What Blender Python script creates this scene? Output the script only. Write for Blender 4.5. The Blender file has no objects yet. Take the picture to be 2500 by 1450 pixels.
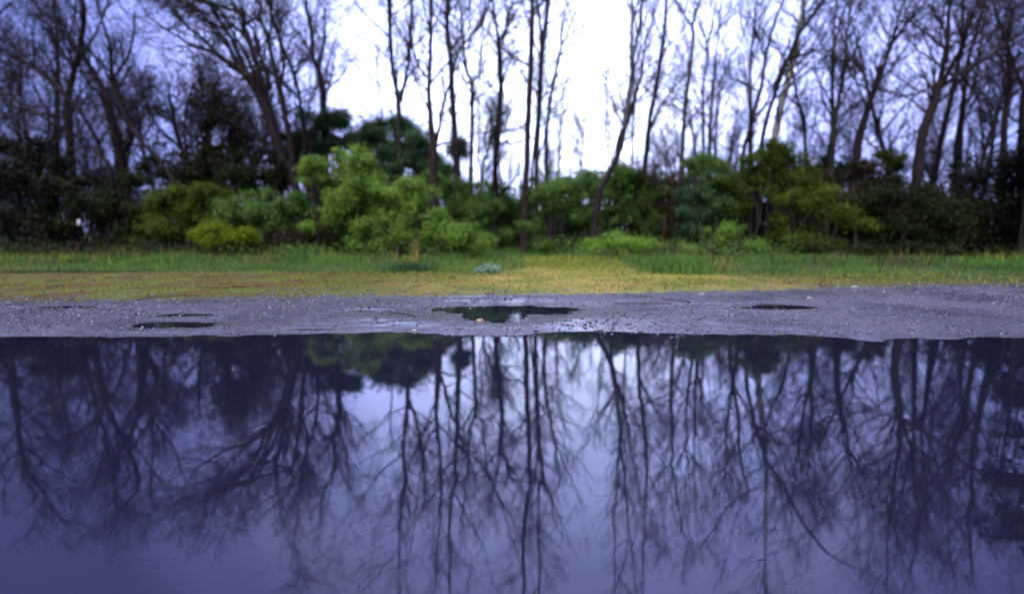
import bpy, math
import numpy as np
from mathutils import Vector, noise as mnoise

S = bpy.context.scene
COL = S.collection
RNG = np.random.default_rng(7)

# ------------------------------------------------------------------ camera
F, CX, CY, HZ, H = 1050.0, 1250.0, 725.0, 592.0, 0.5
PITCH = math.atan((CY - HZ) / F)
cs, sn = math.cos(PITCH), math.sin(PITCH)
cam = bpy.data.cameras.new('camera')
camo = bpy.data.objects.new('camera', cam); COL.objects.link(camo); S.camera = camo
camo.location = (0, 0, H)
camo.rotation_euler = (math.pi / 2 - PITCH, 0, 0)
cam.sensor_width = 36; cam.lens = 36 * F / 2500
cam.clip_start = 0.02; cam.clip_end = 2000
cam.dof.use_dof = True; cam.dof.focus_distance = 2.6; cam.dof.aperture_fstop = 0.52

# ------------------------------------------------------------------ sky and sun (overcast, bright gap in the cloud ahead)
SUN_EL, SUN_AZ = math.radians(58), math.radians(200)      # azimuth clockwise from +Y: behind the viewer
wd = bpy.data.worlds.new('World'); S.world = wd; wd.use_nodes = True
nt = wd.node_tree; nt.nodes.clear()
def N(t, **k):
    n = nt.nodes.new(t)
    for a, b in k.items(): setattr(n, a, b)
    return n
L = lambda a, b: nt.links.new(a, b)
out = N('ShaderNodeOutputWorld'); bg = N('ShaderNodeBackground'); L(bg.outputs[0], out.inputs[0])
bg.inputs[1].default_value = 0.1
sky = N('ShaderNodeTexSky', sky_type='NISHITA'); sky.sun_disc = False
sky.sun_elevation = SUN_EL; sky.sun_rotation = SUN_AZ
tc = N('ShaderNodeTexCoord')
nrm = N('ShaderNodeVectorMath', operation='NORMALIZE'); L(tc.outputs['Generated'], nrm.inputs[0])
gl = Vector((math.sin(math.radians(5)), math.cos(math.radians(5)), 0.20)).normalized()
dot = N('ShaderNodeVectorMath', operation='DOT_PRODUCT'); L(nrm.outputs[0], dot.inputs[0]); dot.inputs[1].default_value = gl
cn = N('ShaderNodeTexNoise'); cn.inputs['Scale'].default_value = 2.2; cn.inputs['Detail'].default_value = 5
L(nrm.outputs[0], cn.inputs['Vector'])
cm = N('ShaderNodeMath', operation='MULTIPLY_ADD'); cm.inputs[1].default_value = 0.10; cm.inputs[2].default_value = -0.05
L(cn.outputs[0], cm.inputs[0])
ad = N('ShaderNodeMath', operation='ADD'); L(dot.outputs['Value'], ad.inputs[0]); L(cm.outputs[0], ad.inputs[1])
mr = N('ShaderNodeMapRange'); mr.inputs[1].default_value = 0.4; mr.inputs[2].default_value = 1.0; L(ad.outputs[0], mr.inputs[0])
rp = N('ShaderNodeValToRGB'); L(mr.outputs[0], rp.inputs[0])
cr = rp.color_ramp; cr.interpolation = 'EASE'
def stop(cosd, c):
    e = cr.elements.new(min(1, max(0, (cosd - 0.4) / 0.6))); e.color = (*c, 1)
cr.elements[0].position = 0; cr.elements[0].color = (.024, .029, .092, 1)
cr.elements[1].position = 1; cr.elements[1].color = (.56, .63, 1.0, 1)
stop(0.64, (.046, .054, .165)); stop(0.73, (.10, .115, .31)); stop(0.80, (.18, .20, .44)); stop(0.87, (.22, .25, .56)); stop(0.94, (.38, .43, .86))
# overhead cloud deck, brighter towards the zenith as overcast skies are
sx = N('ShaderNodeSeparateXYZ'); L(nrm.outputs[0], sx.inputs[0])
zr = N('ShaderNodeMapRange', interpolation_type='SMOOTHERSTEP'); zr.inputs[1].default_value = 0.68; zr.inputs[2].default_value = 1.0
L(sx.outputs['Z'], zr.inputs[0])
zc = N('ShaderNodeVectorMath', operation='SCALE'); zc.inputs[0].default_value = (.45, .46, .57); L(zr.outputs[0], zc.inputs['Scale'])
sm = N('ShaderNodeVectorMath', operation='ADD'); L(rp.outputs[0], sm.inputs[0]); L(zc.outputs[0], sm.inputs[1])
sc2 = N('ShaderNodeVectorMath', operation='SCALE'); L(sm.outputs[0], sc2.inputs[0]); sc2.inputs['Scale'].default_value = 21
ns = N('ShaderNodeVectorMath', operation='SCALE'); L(sky.outputs[0], ns.inputs[0]); ns.inputs['Scale'].default_value = 0.12
fin = N('ShaderNodeVectorMath', operation='ADD'); L(sc2.outputs[0], fin.inputs[0]); L(ns.outputs[0], fin.inputs[1])
L(fin.outputs[0], bg.inputs[0])

sun = bpy.data.lights.new('sun', 'SUN'); suno = bpy.data.objects.new('sun', sun); COL.objects.link(suno)
sun.energy = 1.5; sun.angle = math.radians(24); sun.color = (1, .93, .80)
sdir = Vector((math.sin(SUN_AZ) * math.cos(SUN_EL), math.cos(SUN_AZ) * math.cos(SUN_EL), math.sin(SUN_EL)))
suno.rotation_euler = sdir.to_track_quat('Z', 'Y').to_euler()
suno.location = (0, -10, 20)
S.view_settings.view_transform = 'Standard'; S.view_settings.look = 'None'
S.view_settings.gamma = 1; S.view_settings.use_curve_mapping = False
S.view_settings.exposure = 1.3
S.cycles.max_bounces = 6; S.cycles.transparent_max_bounces = 4

# ------------------------------------------------------------------ helpers
def ray(u, v):
    x = (u - CX) / F; y = (CY - v) / F
    return np.array([x, cs + y * sn, -sn + y * cs])
def W(u, v, Y):
    """point at depth Y seen at (u,v); v>=790 means seen mirrored in the water"""
    d = ray(u, v); t = Y / d[1]
    z = H + t * d[2]
    return np.array([t * d[0], Y, -z if v >= 790 else z]), t
SL, Y0 = 0.021, 2.4
def G(u, v):
    """where the pixel ray meets the gently rising ground"""
    d = ray(u, v); t = (H + SL * Y0) / (SL * d[1] - d[2])
    return np.array([t * d[0], t * d[1]])

def mesh(name, V, faces, mat, parent=None, smooth=False, **props):
    """faces: list of (n,k) int arrays"""
    me = bpy.data.meshes.new(name)
    V = np.asarray(V, np.float32)
    me.vertices.add(len(V)); me.vertices.foreach_set('co', V.ravel())
    faces = [f for f in faces if len(f)]
    loops = np.concatenate([f.ravel() for f in faces]).astype(np.int32)
    tot = np.concatenate([np.full(len(f), f.shape[1]) for f in faces]).astype(np.int32)
    st = np.concatenate([[0], np.cumsum(tot)[:-1]]).astype(np.int32)
    me.loops.add(len(loops)); me.loops.foreach_set('vertex_index', loops)
    me.polygons.add(len(tot)); me.polygons.foreach_set('loop_start', st); me.polygons.foreach_set('loop_total', tot)
    if smooth: me.polygons.foreach_set('use_smooth', np.ones(len(tot), bool))
    me.update(calc_edges=True)
    me.materials.append(mat)
    o = bpy.data.objects.new(name, me); COL.objects.link(o)
    if parent is not None:
        o.parent = parent
        o.matrix_parent_inverse = parent.matrix_basis.inverted()
    for k, v in props.items(): o[k] = v
    return o
def thing(name, loc, label, cat, group=None):
    o = bpy.data.objects.new(name, None); COL.objects.link(o); o.location = loc
    o.empty_display_size = .2
    o['label'] = label; o['category'] = cat
    if group: o['group'] = group
    return o

def tubes(P, R, sides, cap=False):
    """P (N,K,3), R (N,K) -> verts, quads"""
    N_, K, _ = P.shape
    T = np.gradient(P, axis=1); T /= np.linalg.norm(T, axis=2, keepdims=True) + 1e-9
    ref = np.zeros_like(T); ref[..., 1] = 1.0; ref[..., 0] = .13
    A = np.cross(T, ref); A /= np.linalg.norm(A, axis=2, keepdims=True) + 1e-9
    B = np.cross(T, A)
    an = np.arange(sides) / sides * 2 * np.pi
    V = P[:, :, None] + R[:, :, None, None] * (np.cos(an)[None, None, :, None] * A[:, :, None] + np.sin(an)[None, None, :, None] * B[:, :, None])
    idx = np.arange(N_ * K * sides).reshape(N_, K, sides)
    a = idx[:, :-1]; b = idx[:, 1:]
    q = np.stack([a, np.roll(a, -1, 2), np.roll(b, -1, 2), b], -1).reshape(-1, 4)
    return V.reshape(-1, 3), q
def join(parts):
    V = []; Fq = {}; off = 0
    for v, f in parts:
        V.append(v); Fq.setdefault(f.shape[1], []).append(f + off); off += len(v)
    return np.concatenate(V), [np.concatenate(x) for x in Fq.values()]

def smooth_line(P, R, n, jit=0):
    """Catmull-Rom resample"""
    P = np.asarray(P, float); R = np.asarray(R, float)
    Q = np.column_stack([P, R])
    Q = np.vstack([2 * Q[0] - Q[1], Q, 2 * Q[-1] - Q[-2]])
    seg = len(P) - 1; out_ = []
    for s in np.linspace(0, seg, n):
        i = min(int(s), seg - 1); t = s - i
        a, b, c, d = Q[i:i + 4]
        out_.append(.5 * ((2 * b) + (-a + c) * t + (2 * a - 5 * b + 4 * c - d) * t * t + (-a + 3 * b - 3 * c + d) * t ** 3))
    o = np.array(out_)
    if jit:
        w = np.cumsum(RNG.normal(0, jit, (n, 3)), 0); w -= np.linspace(0, 1, n)[:, None] * w[-1]
        o[:, :3] += w
    return o[:, :3], np.maximum(o[:, 3], .002)

def spawn(P, R, n, ln, ang, up, K, t0=.15, t1=1.0, rs=.6, rmax=1, wob=.12, rend=.3, minr=.002, lt=.5):
    """children of a batch of polylines"""
    N_, KK, _ = P.shape
    seglen = np.linalg.norm(P[:, -1] - P[:, 0], axis=1) + .01
    pi = RNG.choice(N_, n, p=seglen / seglen.sum())
    t = RNG.uniform(t0, t1, n); s = t * (KK - 1); i = np.minimum(s.astype(int), KK - 2); f = (s - i)[:, None]
    A, B = P[pi, i], P[pi, i + 1]
    base = A * (1 - f) + B * f
    r0 = (R[pi, i] * (1 - f[:, 0]) + R[pi, i + 1] * f[:, 0])
    T = B - A; T /= np.linalg.norm(T, axis=1, keepdims=True) + 1e-9
    rv = RNG.normal(0, 1, (n, 3)); rv -= (rv * T).sum(1, keepdims=True) * T; rv /= np.linalg.norm(rv, axis=1, keepdims=True)
    an = np.radians(RNG.uniform(*ang, n))[:, None]
    D = T * np.cos(an) + rv * np.sin(an)
    length = RNG.uniform(*ln, n) * (1 - lt * t)
    C = np.zeros((n, K, 3)); C[:, 0] = base
    step = (length / (K - 1))[:, None]
    for k in range(1, K):
        D = D + np.array([0, 0, up]) / (K - 1) + RNG.normal(0, wob, (n, 3))
        D /= np.linalg.norm(D, axis=1, keepdims=True)
        C[:, k] = C[:, k - 1] + D * step
    rr = np.clip(r0 * rs, minr, rmax)
    CR = np.maximum(rr[:, None] * np.linspace(1, rend, K)[None], minr * .8)
    return C, CR

def leaves(P0, D, size, up=.5, aspect=.6, spread=1.0):
    """folded diamond leaves at points P0; D = preferred facing direction"""
    n = len(P0)
    nrm_ = D * .8 + RNG.normal(0, .55 * spread, (n, 3)) + np.array([0, 0, up]); nrm_ /= np.linalg.norm(nrm_, axis=1, keepdims=True)
    a = RNG.normal(0, 1, (n, 3)); a -= (a * nrm_).sum(1, keepdims=True) * nrm_; a /= np.linalg.norm(a, axis=1, keepdims=True)
    b = np.cross(nrm_, a)
    s = (size * RNG.uniform(.6, 1.3, n))[:, None]
    V = np.stack([P0 - a * s * .5, P0 + b * s * aspect * .5 + nrm_ * s * .1, P0 + a * s * .5, P0 - b * s * aspect * .5 + nrm_ * s * .1], 1).reshape(-1, 3)
    i = np.arange(n)[:, None] * 4
    f = np.concatenate([i + [0, 1, 2], i + [0, 2, 3]], 1).reshape(-1, 3)
    return V, f

# ------------------------------------------------------------------ materials
def leaves3(P0, D, size, up=.5):
    """small leaves too far away to show a fold: one face each"""
    n = len(P0)
    nrm_ = D * .8 + RNG.normal(0, .6, (n, 3)) + np.array([0, 0, up]); nrm_ /= np.linalg.norm(nrm_, axis=1, keepdims=True)
    a = RNG.normal(0, 1, (n, 3)); a -= (a * nrm_).sum(1, keepdims=True) * nrm_; a /= np.linalg.norm(a, axis=1, keepdims=True)
    b = np.cross(nrm_, a); s = (size * RNG.uniform(.6, 1.35, n))[:, None]
    V = np.stack([P0 - a * s * .55, P0 + b * s * .38 + a * s * .1, P0 + a * s * .45 - b * s * .35], 1).reshape(-1, 3)
    return V, np.arange(n * 3).reshape(n, 3)
def mat(name):
    m = bpy.data.materials.new(name); m.use_nodes = True
    t = m.node_tree; p = t.nodes['Principled BSDF']
    return m, t, p
def ramp(t, fac, stops):
    r = t.nodes.new('ShaderNodeValToRGB'); t.links.new(fac, r.inputs[0])
    e = r.color_ramp.elements
    e[0].position, e[0].color = stops[0][0], (*stops[0][1], 1)
    e[1].position, e[1].color = stops[-1][0], (*stops[-1][1], 1)
    for p, c in stops[1:-1]:
        x = e.new(p); x.color = (*c, 1)
    return r
def noise(t, scale, detail=4, vec=None, rough=.55):
    n = t.nodes.new('ShaderNodeTexNoise'); n.inputs['Scale'].default_value = scale; n.inputs['Detail'].default_value = detail
    n.inputs['Roughness'].default_value = rough
    if vec is not None: t.links.new(vec, n.inputs['Vector'])
    return n
def geo(t): return t.nodes.new('ShaderNodeNewGeometry')
def mathn(t, op, a, b=None, c=None):
    n = t.nodes.new('ShaderNodeMath'); n.operation = op
    for i, x in enumerate((a, b, c)):
        if x is None: continue
        if isinstance(x, (int, float)): n.inputs[i].default_value = x
        else: t.links.new(x, n.inputs[i])
    return n.outputs[0]
def mixc(t, fac, a, b, mode='MIX'):
    n = t.nodes.new('ShaderNodeMix'); n.data_type = 'RGBA'; n.blend_type = mode
    for s, x in ((n.inputs[0], fac), (n.inputs[6], a), (n.inputs[7], b)):
        if isinstance(x, (int, float)): s.default_value = x
        elif isinstance(x, tuple): s.default_value = (*x, 1)
        else: t.links.new(x, s)
    return n.outputs[2]

def bark(name, c1, c2, c3=None, scale=14, moss=0):
    m, t, p = mat(name); g = geo(t)
    mp = t.nodes.new('ShaderNodeMapping'); mp.inputs['Scale'].default_value = (1, 1, .22); t.links.new(g.outputs['Position'], mp.inputs[0])
    n = noise(t, scale, 6, mp.outputs[0], .7)
    st = [(.35, c1), (.65, c2)] if c3 is None else [(.36, c1), (.5, c2), (.62, c3)]
    r = ramp(t, n.outputs[0], st); col = r.outputs[0]
    if moss:
        n2 = noise(t, 1.7, 4, g.outputs['Position'])
        f = mathn(t, 'MULTIPLY', ramp(t, n2.outputs[0], [(.5, (0, 0, 0)), (.62, (1, 1, 1))]).outputs[0], moss)
        col = mixc(t, f, col, (.045, .075, .02))
    t.links.new(col, p.inputs['Base Color'])
    p.inputs['Roughness'].default_value = .8; p.inputs['Specular IOR Level'].default_value = .25
    b = t.nodes.new('ShaderNodeBump'); b.inputs['Strength'].default_value = .8; b.inputs['Distance'].default_value = .02
    t.links.new(n.outputs[0], b.inputs['Height']); t.links.new(b.outputs[0], p.inputs['Normal'])
    return m
M_BARK = bark('bark_dark', (.010, .007, .009), (.030, .022, .024))
M_BARKM = bark('bark_mossy', (.016, .013, .012), (.050, .042, .034), moss=.6)
M_BARKG = bark('bark_grey', (.030, .027, .030), (.095, .088, .088))
M_BARKR = bark('bark_reddish', (.013, .008, .009), (.040, .024, .025), scale=18)
M_WHITE = bark('bark_pale', (.20, .19, .16), (.52, .51, .47), (.66, .65, .60), scale=6)
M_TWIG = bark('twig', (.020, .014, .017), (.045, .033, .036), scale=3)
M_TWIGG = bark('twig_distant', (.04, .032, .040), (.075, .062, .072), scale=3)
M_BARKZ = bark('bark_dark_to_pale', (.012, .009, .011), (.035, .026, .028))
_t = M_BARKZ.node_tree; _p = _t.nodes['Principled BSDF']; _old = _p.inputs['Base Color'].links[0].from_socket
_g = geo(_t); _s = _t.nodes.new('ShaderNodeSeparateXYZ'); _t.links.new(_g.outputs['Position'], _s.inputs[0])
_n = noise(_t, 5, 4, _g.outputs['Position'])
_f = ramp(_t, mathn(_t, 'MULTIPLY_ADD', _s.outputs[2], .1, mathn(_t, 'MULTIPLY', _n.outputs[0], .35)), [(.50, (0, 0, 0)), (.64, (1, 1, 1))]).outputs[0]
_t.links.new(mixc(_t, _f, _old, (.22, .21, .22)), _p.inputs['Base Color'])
M_BROWN = bark('bramble_cane', (.045, .026, .022), (.10, .058, .042), scale=5)

def leafmat(name, cols, trans=.35, nscale=1.4):
    m, t, p = mat(name); g = geo(t)
    n = noise(t, nscale, 3, g.outputs['Position'])
    f = mathn(t, 'ADD', mathn(t, 'MULTIPLY', n.outputs[0], .75), mathn(t, 'MULTIPLY', g.outputs['Random Per Island'], .35))
    k = len(cols); r = ramp(t, f, [(.30 + .45 * i / (k - 1), c) for i, c in enumerate(cols)])
    t.links.new(r.outputs[0], p.inputs['Base Color'])
    p.inputs['Roughness'].default_value = .55; p.inputs['Specular IOR Level'].default_value = .12
    tr = t.nodes.new('ShaderNodeBsdfTranslucent')
    hs = t.nodes.new('ShaderNodeHueSaturation'); hs.inputs['Hue'].default_value = .48; hs.inputs['Value'].default_value = 1.4
    t.links.new(r.outputs[0], hs.inputs['Color']); t.links.new(hs.outputs[0], tr.inputs[0])
    mx = t.nodes.new('ShaderNodeMixShader'); mx.inputs[0].default_value = trans
    o = t.nodes['Material Output']
    t.links.new(p.outputs[0], mx.inputs[1]); t.links.new(tr.outputs[0], mx.inputs[2]); t.links.new(mx.outputs[0], o.inputs[0])
    return m
M_LBRIGHT = leafmat('leaf_bright', [(.080, .155, .026), (.155, .285, .046), (.26, .43, .070)])
M_LMID = leafmat('leaf_mid', [(.048, .105, .026), (.092, .19, .042), (.16, .29, .06)])
M_LYEL = leafmat('leaf_yellow_green', [(.075, .125, .008), (.15, .24, .012), (.22, .32, .02)])
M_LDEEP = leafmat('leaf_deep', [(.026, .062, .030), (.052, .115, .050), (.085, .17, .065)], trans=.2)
M_LEVER = leafmat('leaf_evergreen', [(.030, .070, .036), (.062, .135, .058), (.11, .20, .075)], trans=.3)
M_LOLIVE = leafmat('leaf_olive', [(.034, .058, .008), (.065, .11, .012), (.12, .18, .018)])
M_LDARK = leafmat('leaf_dark', [(.008, .014, .004), (.016, .028, .006), (.032, .045, .008)], trans=.15)  # on the side shrubs, edge darkening is put into this leaf colour
M_LBLACK = leafmat('leaf_edge_dark', [(.004, .006, .004), (.008, .012, .005), (.014, .020, .006)], trans=.1)  # far corner foliage: edge fall-off painted as near-black leaf colour
M_LRUST = leafmat('leaf_rust', [(.020, .016, .010), (.042, .028, .016), (.055, .06, .02)], trans=.2)
M_GRASS = leafmat('grass_green', [(.026, .070, .024), (.075, .18, .045), (.18, .34, .06)], trans=.3, nscale=.9)
M_GRASSY = leafmat('grass_straw', [(.26, .30, .045), (.48, .46, .09), (.30, .44, .07)], trans=.3, nscale=1.2)
M_MOSS = leafmat('moss_short', [(.08, .085, .016), (.22, .165, .03), (.13, .16, .022)], trans=.15, nscale=.8)
M_GREENY = leafmat('grass_yellow_green', [(.10, .15, .018), (.20, .27, .03), (.34, .36, .05)], trans=.25, nscale=1.0)
M_GLAUC = leafmat('leaf_glaucous', [(.14, .24, .15), (.25, .38, .26), (.36, .50, .37)], trans=.2)
M_LITTER = leafmat('dead_leaf', [(.05, .03, .018), (.13, .08, .04), (.22, .15, .07)], trans=.1, nscale=4)
M_STRAW = leafmat('straw', [(.24, .16, .05), (.40, .28, .09), (.5, .38, .16)], trans=.2)

# ------------------------------------------------------------------ ground
def curve(pts):
    g = np.array([G(u, v) for u, v in pts]); o = np.argsort(g[:, 0]); g = g[o]
    return lambda x: np.interp(x, g[:, 0], g[:, 1])
def shore_pt(u, v):
    d = ray(u, v); t = -H / d[2]; return (t * d[0], t * d[1])
_sp = np.array([shore_pt(u, v) for u, v in [(-900, 812), (0, 824), (250, 822), (480, 824), (700, 817), (1000, 813), (1250, 812), (1500, 813), (1750, 819), (1950, 826), (2150, 829), (2300, 826), (2500, 820), (3400, 812)]])
shore = lambda x: np.interp(x, _sp[:, 0], _sp[:, 1])
gravel_end = curve([(-900, 752), (0, 742), (300, 737), (600, 730), (900, 726), (1250, 722), (1600, 718), (1850, 712), (2100, 704), (2500, 697), (3400, 690)])
grass_start = curve([(-900, 655), (0, 657), (300, 662), (700, 667), (1000, 670), (1200, 668), (1300, 652), (1500, 650), (1600, 668), (1800, 675), (2100, 683), (2500, 690), (3400, 694)])

_tab = np.random.default_rng(3).uniform(-1, 1, (256, 256))
def vn(x, y):
    xi = np.floor(x).astype(int); yi = np.floor(y).astype(int); fx = x - xi; fy = y - yi
    fx = fx * fx * (3 - 2 * fx); fy = fy * fy * (3 - 2 * fy)
    a = _tab[xi % 256, yi % 256]; b = _tab[(xi + 1) % 256, yi % 256]; c = _tab[xi % 256, (yi + 1) % 256]; d = _tab[(xi + 1) % 256, (yi + 1) % 256]
    return (a * (1 - fx) + b * fx) * (1 - fy) + (c * (1 - fx) + d * fx) * fy
def fbm(x, y, s, o=4):
    r = 0; a = 1
    for k in range(o): r = r + a * vn(x * s + 17 * k, y * s + 31 * k); s = s * 2.1; a *= .5
    return r / 1.9
# small puddles: pixel boxes (u0,u1,v0,v1)
PUD = [(1045, 1440, 745, 773), (1120, 1295, 756, 792), (1775, 2000, 744, 757), (325, 525, 786, 804), (85, 240, 747, 754),
       (1085, 1225, 727, 731), (385, 520, 766, 775), (-260, 430, 657, 669), (845, 930, 758, 763), (1640, 1765, 744, 748), (700, 830, 803, 808)]
pud = []
for u0, u1, v0, v1 in PUD:
    a = G((u0 + u1) / 2, v1); b = G((u0 + u1) / 2, v0); l = G(u0, (v0 + v1) / 2); r = G(u1, (v0 + v1) / 2)
    cy_ = (a[1] + b[1]) / 2; pud.append(((l[0] + r[0]) / 2, cy_, (r[0] - l[0]) / 2, (b[1] - a[1]) / 2, SL * (cy_ - Y0) + .002))
pud[1] = pud[1][:4] + (pud[0][4],)
def ground_z(x, y):
    x = np.asarray(x, float); y = np.asarray(y, float)
    s = shore(x) + .09 * fbm(x, y, 1.2, 3) + .08 * fbm(x, y, 6, 3)
    d = y - s
    z = np.where(d < 0, np.maximum(d * .10, -.25), np.minimum(d * .05, .012) + SL * np.maximum(d - .15, 0))
    amp = np.clip(d / .3, 0, 1)
    z = z + amp * (.006 * fbm(x, y, 2.5, 3) + .004 * fbm(x, y, 18, 3)) + np.clip((y - 6) / 6, 0, 1) * .04 * fbm(x, y, .5, 3)
    e0 = None
    for k, (cx_, cy_, rx, ry, lv) in enumerate(pud):
        e = np.sqrt(((x - cx_) / rx) ** 2 + ((y - cy_) / ry) ** 2) + .28 * fbm(x * ry / rx * 1.0, y, 2.2 / ry * .5, 3) + .10 * fbm(x, y, 12, 2)
        if k == 0: e0 = e; continue
        if k == 1: e = np.minimum(e, e0)
        w = np.clip((2.5 - e) / .8, 0, 1); w = w * w * (3 - 2 * w)
        tgt = lv + .010 * np.clip(e - 1, -1, 2) + .0025 * fbm(x, y, 22, 2)
        z = z * (1 - w) + tgt * w
    return z
def grid(xs, ys):
    X, Y = np.meshgrid(xs, ys); Z = ground_z(X, Y)
    nx, ny = len(xs), len(ys)
    i = np.arange(nx * ny).reshape(ny, nx)
    q = np.stack([i[:-1, :-1], i[:-1, 1:], i[1:, 1:], i[1:, :-1]], -1).reshape(-1, 4)
    return X, Y, Z, q
def sg(a, b, n, p): return np.sign(np.linspace(-1, 1, n)) * np.abs(np.linspace(-1, 1, n)) ** p * b
xs = np.concatenate([[-900, -300, -120, -60, -40, -28], np.arange(-20, -6, .16), np.arange(-6, 6, .045), np.arange(6, 20, .16), [28, 40, 60, 120, 300, 900]])
ys = np.concatenate([[-300, -60, -15, -3, 0, 1, 1.7], np.arange(1.9, 3.5, .014), np.arange(3.5, 4.6, .03), np.arange(4.6, 8, .09), np.arange(8, 20, .3), [24, 30, 45, 70, 120, 300, 1200]])
X, Y, Z, q = grid(xs, ys)
mg, t, p = mat('ground')
at1 = t.nodes.new('ShaderNodeAttribute'); at1.attribute_name = 'past_gravel'
at2 = t.nodes.new('ShaderNodeAttribute'); at2.attribute_name = 'past_moss'
g = geo(t); pos = g.outputs['Position']
n1 = noise(t, 9, 6, pos, .7); n2 = noise(t, 60, 5, pos, .7); n3 = noise(t, 1.6, 4, pos); n4 = noise(t, 150, 3, pos)
gcol = ramp(t, n2.outputs[0], [(.32, (.024, .024, .038)), (.5, (.062, .062, .098)), (.64, (.14, .14, .20)), (.78, (.38, .37, .40))]).outputs[0]
mcol = ramp(t, n1.outputs[0], [(.28, (.09, .075, .028)), (.42, (.22, .175, .05)), (.52, (.36, .29, .075)), (.60, (.17, .21, .045)), (.75, (.42, .36, .14))]).outputs[0]
soil = ramp(t, n1.outputs[0], [(.3, (.02, .022, .010)), (.5, (.05, .075, .018)), (.7, (.10, .12, .025))]).outputs[0]
f1 = mathn(t, 'ADD', at1.outputs['Fac'], mathn(t, 'MULTIPLY', mathn(t, 'SUBTRACT', n1.outputs[0], .5), 1.6))
f1r = ramp(t, f1, [(.42, (0, 0, 0)), (.58, (1, 1, 1))]).outputs[0]
f2 = mathn(t, 'ADD', at2.outputs['Fac'], mathn(t, 'ADD', mathn(t, 'MULTIPLY', mathn(t, 'SUBTRACT', n1.outputs[0], .5), .8), mathn(t, 'MULTIPLY', mathn(t, 'SUBTRACT', n3.outputs[0], .5), 1.6)))
f2r = ramp(t, f2, [(.3, (0, 0, 0)), (.6, (1, 1, 1))]).outputs[0]
side = t.nodes.new('ShaderNodeSeparateXYZ'); t.links.new(pos, side.inputs[0])
side_dim = mathn(t, 'MULTIPLY', ramp(t, mathn(t, 'ADD', mathn(t, 'MULTIPLY', mathn(t, 'ABSOLUTE', mathn(t, 'SUBTRACT', side.outputs[0], 1.0)), .20), mathn(t, 'MULTIPLY', n3.outputs[0], .6)), [(.40, (0, 0, 0)), (.90, (1, 1, 1))]).outputs[0], .9)
mcol = mixc(t, side_dim, mcol, (.075, .045, .022))  # edge darkening painted into the moss colour, browner toward both sides
mcol = mixc(t, ramp(t, n3.outputs[0], [(.44, (0, 0, 0)), (.62, (.75, .75, .75))]).outputs[0], mcol, (.11, .15, .022))
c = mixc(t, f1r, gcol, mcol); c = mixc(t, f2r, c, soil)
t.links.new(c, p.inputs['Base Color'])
wetn = ramp(t, n3.outputs[0], [(.42, (.20, .20, .20)), (.60, (.55, .55, .55))]).outputs[0]
rr = mixc(t, f1r, wetn, (.85, .85, .85)); t.links.new(rr, p.inputs['Roughness'])
cw = mixc(t, f1r, ramp(t, n3.outputs[0], [(.40, (1, 1, 1)), (.62, (.25, .25, .25))]).outputs[0], (0, 0, 0)); t.links.new(cw, p.inputs['Coat Weight']); p.inputs['Coat Roughness'].default_value = .18; p.inputs['Coat IOR'].default_value = 1.6
sp_ = mixc(t, f1r, (.9, .9, .9), (.15, .15, .15)); t.links.new(sp_, p.inputs['Specular IOR Level'])
b = t.nodes.new('ShaderNodeBump'); b.inputs['Strength'].default_value = 1; b.inputs['Distance'].default_value = .014
t.links.new(mathn(t, 'ADD', n2.outputs[0], mathn(t, 'MULTIPLY', n4.outputs[0], .4)), b.inputs['Height']); t.links.new(b.outputs[0], p.inputs['Normal'])
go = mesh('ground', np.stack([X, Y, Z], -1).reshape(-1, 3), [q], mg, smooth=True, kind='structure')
for nm, fn, w in (('past_gravel', gravel_end, .5), ('past_moss', grass_start, 1.2)):
    a = go.data.attributes.new(nm, 'FLOAT', 'POINT')
    a.data.foreach_set('value', np.clip((Y - fn(X)) / w + .5, -1, 2).ravel().astype(np.float32))

# water
mw, t, p = mat('water'); g = geo(t)
nz = noise(t, 1.1, 3, g.outputs['Position'])
p.inputs['Base Color'].default_value = (.008, .009, .021, 1)
p.inputs['Roughness'].default_value = .02; p.inputs['IOR'].default_value = 1.75
nw = noise(t, 7, 2, g.outputs['Position'])
b = t.nodes.new('ShaderNodeBump'); b.inputs['Strength'].default_value = .03; b.inputs['Distance'].default_value = .01
t.links.new(nw.outputs[0], b.inputs['Height']); t.links.new(b.outputs[0], p.inputs['Normal'])
wx = np.array([-900, -60, -12, -5, 0, 5, 12, 60, 900.]); wy = np.array([-300, -20, 0, 1.2, 2, 2.35, 2.55])
XX, YY = np.meshgrid(wx, wy); i = np.arange(len(wx) * len(wy)).reshape(len(wy), len(wx))
wq = np.stack([i[:-1, :-1], i[:-1, 1:], i[1:, 1:], i[1:, :-1]], -1).reshape(-1, 4)
mesh('flood_water', np.stack([XX, YY, np.zeros_like(XX)], -1).reshape(-1, 3), [wq], mw, kind='structure', label='wide sheet of still flood water mirroring the bare trees')
def hull(P):
    P = sorted(map(tuple, P)); o = []
    for Q in (P, P[::-1]):
        h = []
        for p_ in Q:
            while len(h) > 1 and (h[-1][0] - h[-2][0]) * (p_[1] - h[-2][1]) - (h[-1][1] - h[-2][1]) * (p_[0] - h[-2][0]) <= 0: h.pop()
            h.append(p_)
        o += h[:-1]
    return np.array(o)
a = np.linspace(0, 2 * np.pi, 40, endpoint=False)
for k, (cx_, cy_, rx, ry, lv) in enumerate(pud):
    if k == 1: continue
    V = np.stack([cx_ + np.cos(a) * rx * 1.25, cy_ + np.sin(a) * ry * 1.35], -1)
    if k == 0: V = hull(np.vstack([V, np.stack([pud[1][0] + np.cos(a) * pud[1][2] * 1.25, pud[1][1] + np.sin(a) * pud[1][3] * 1.35], -1)]))
    V = np.column_stack([V, np.full(len(V), lv)])
    mesh('puddle_water', V, [np.arange(len(V))[None]], mw, kind='structure')

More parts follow.
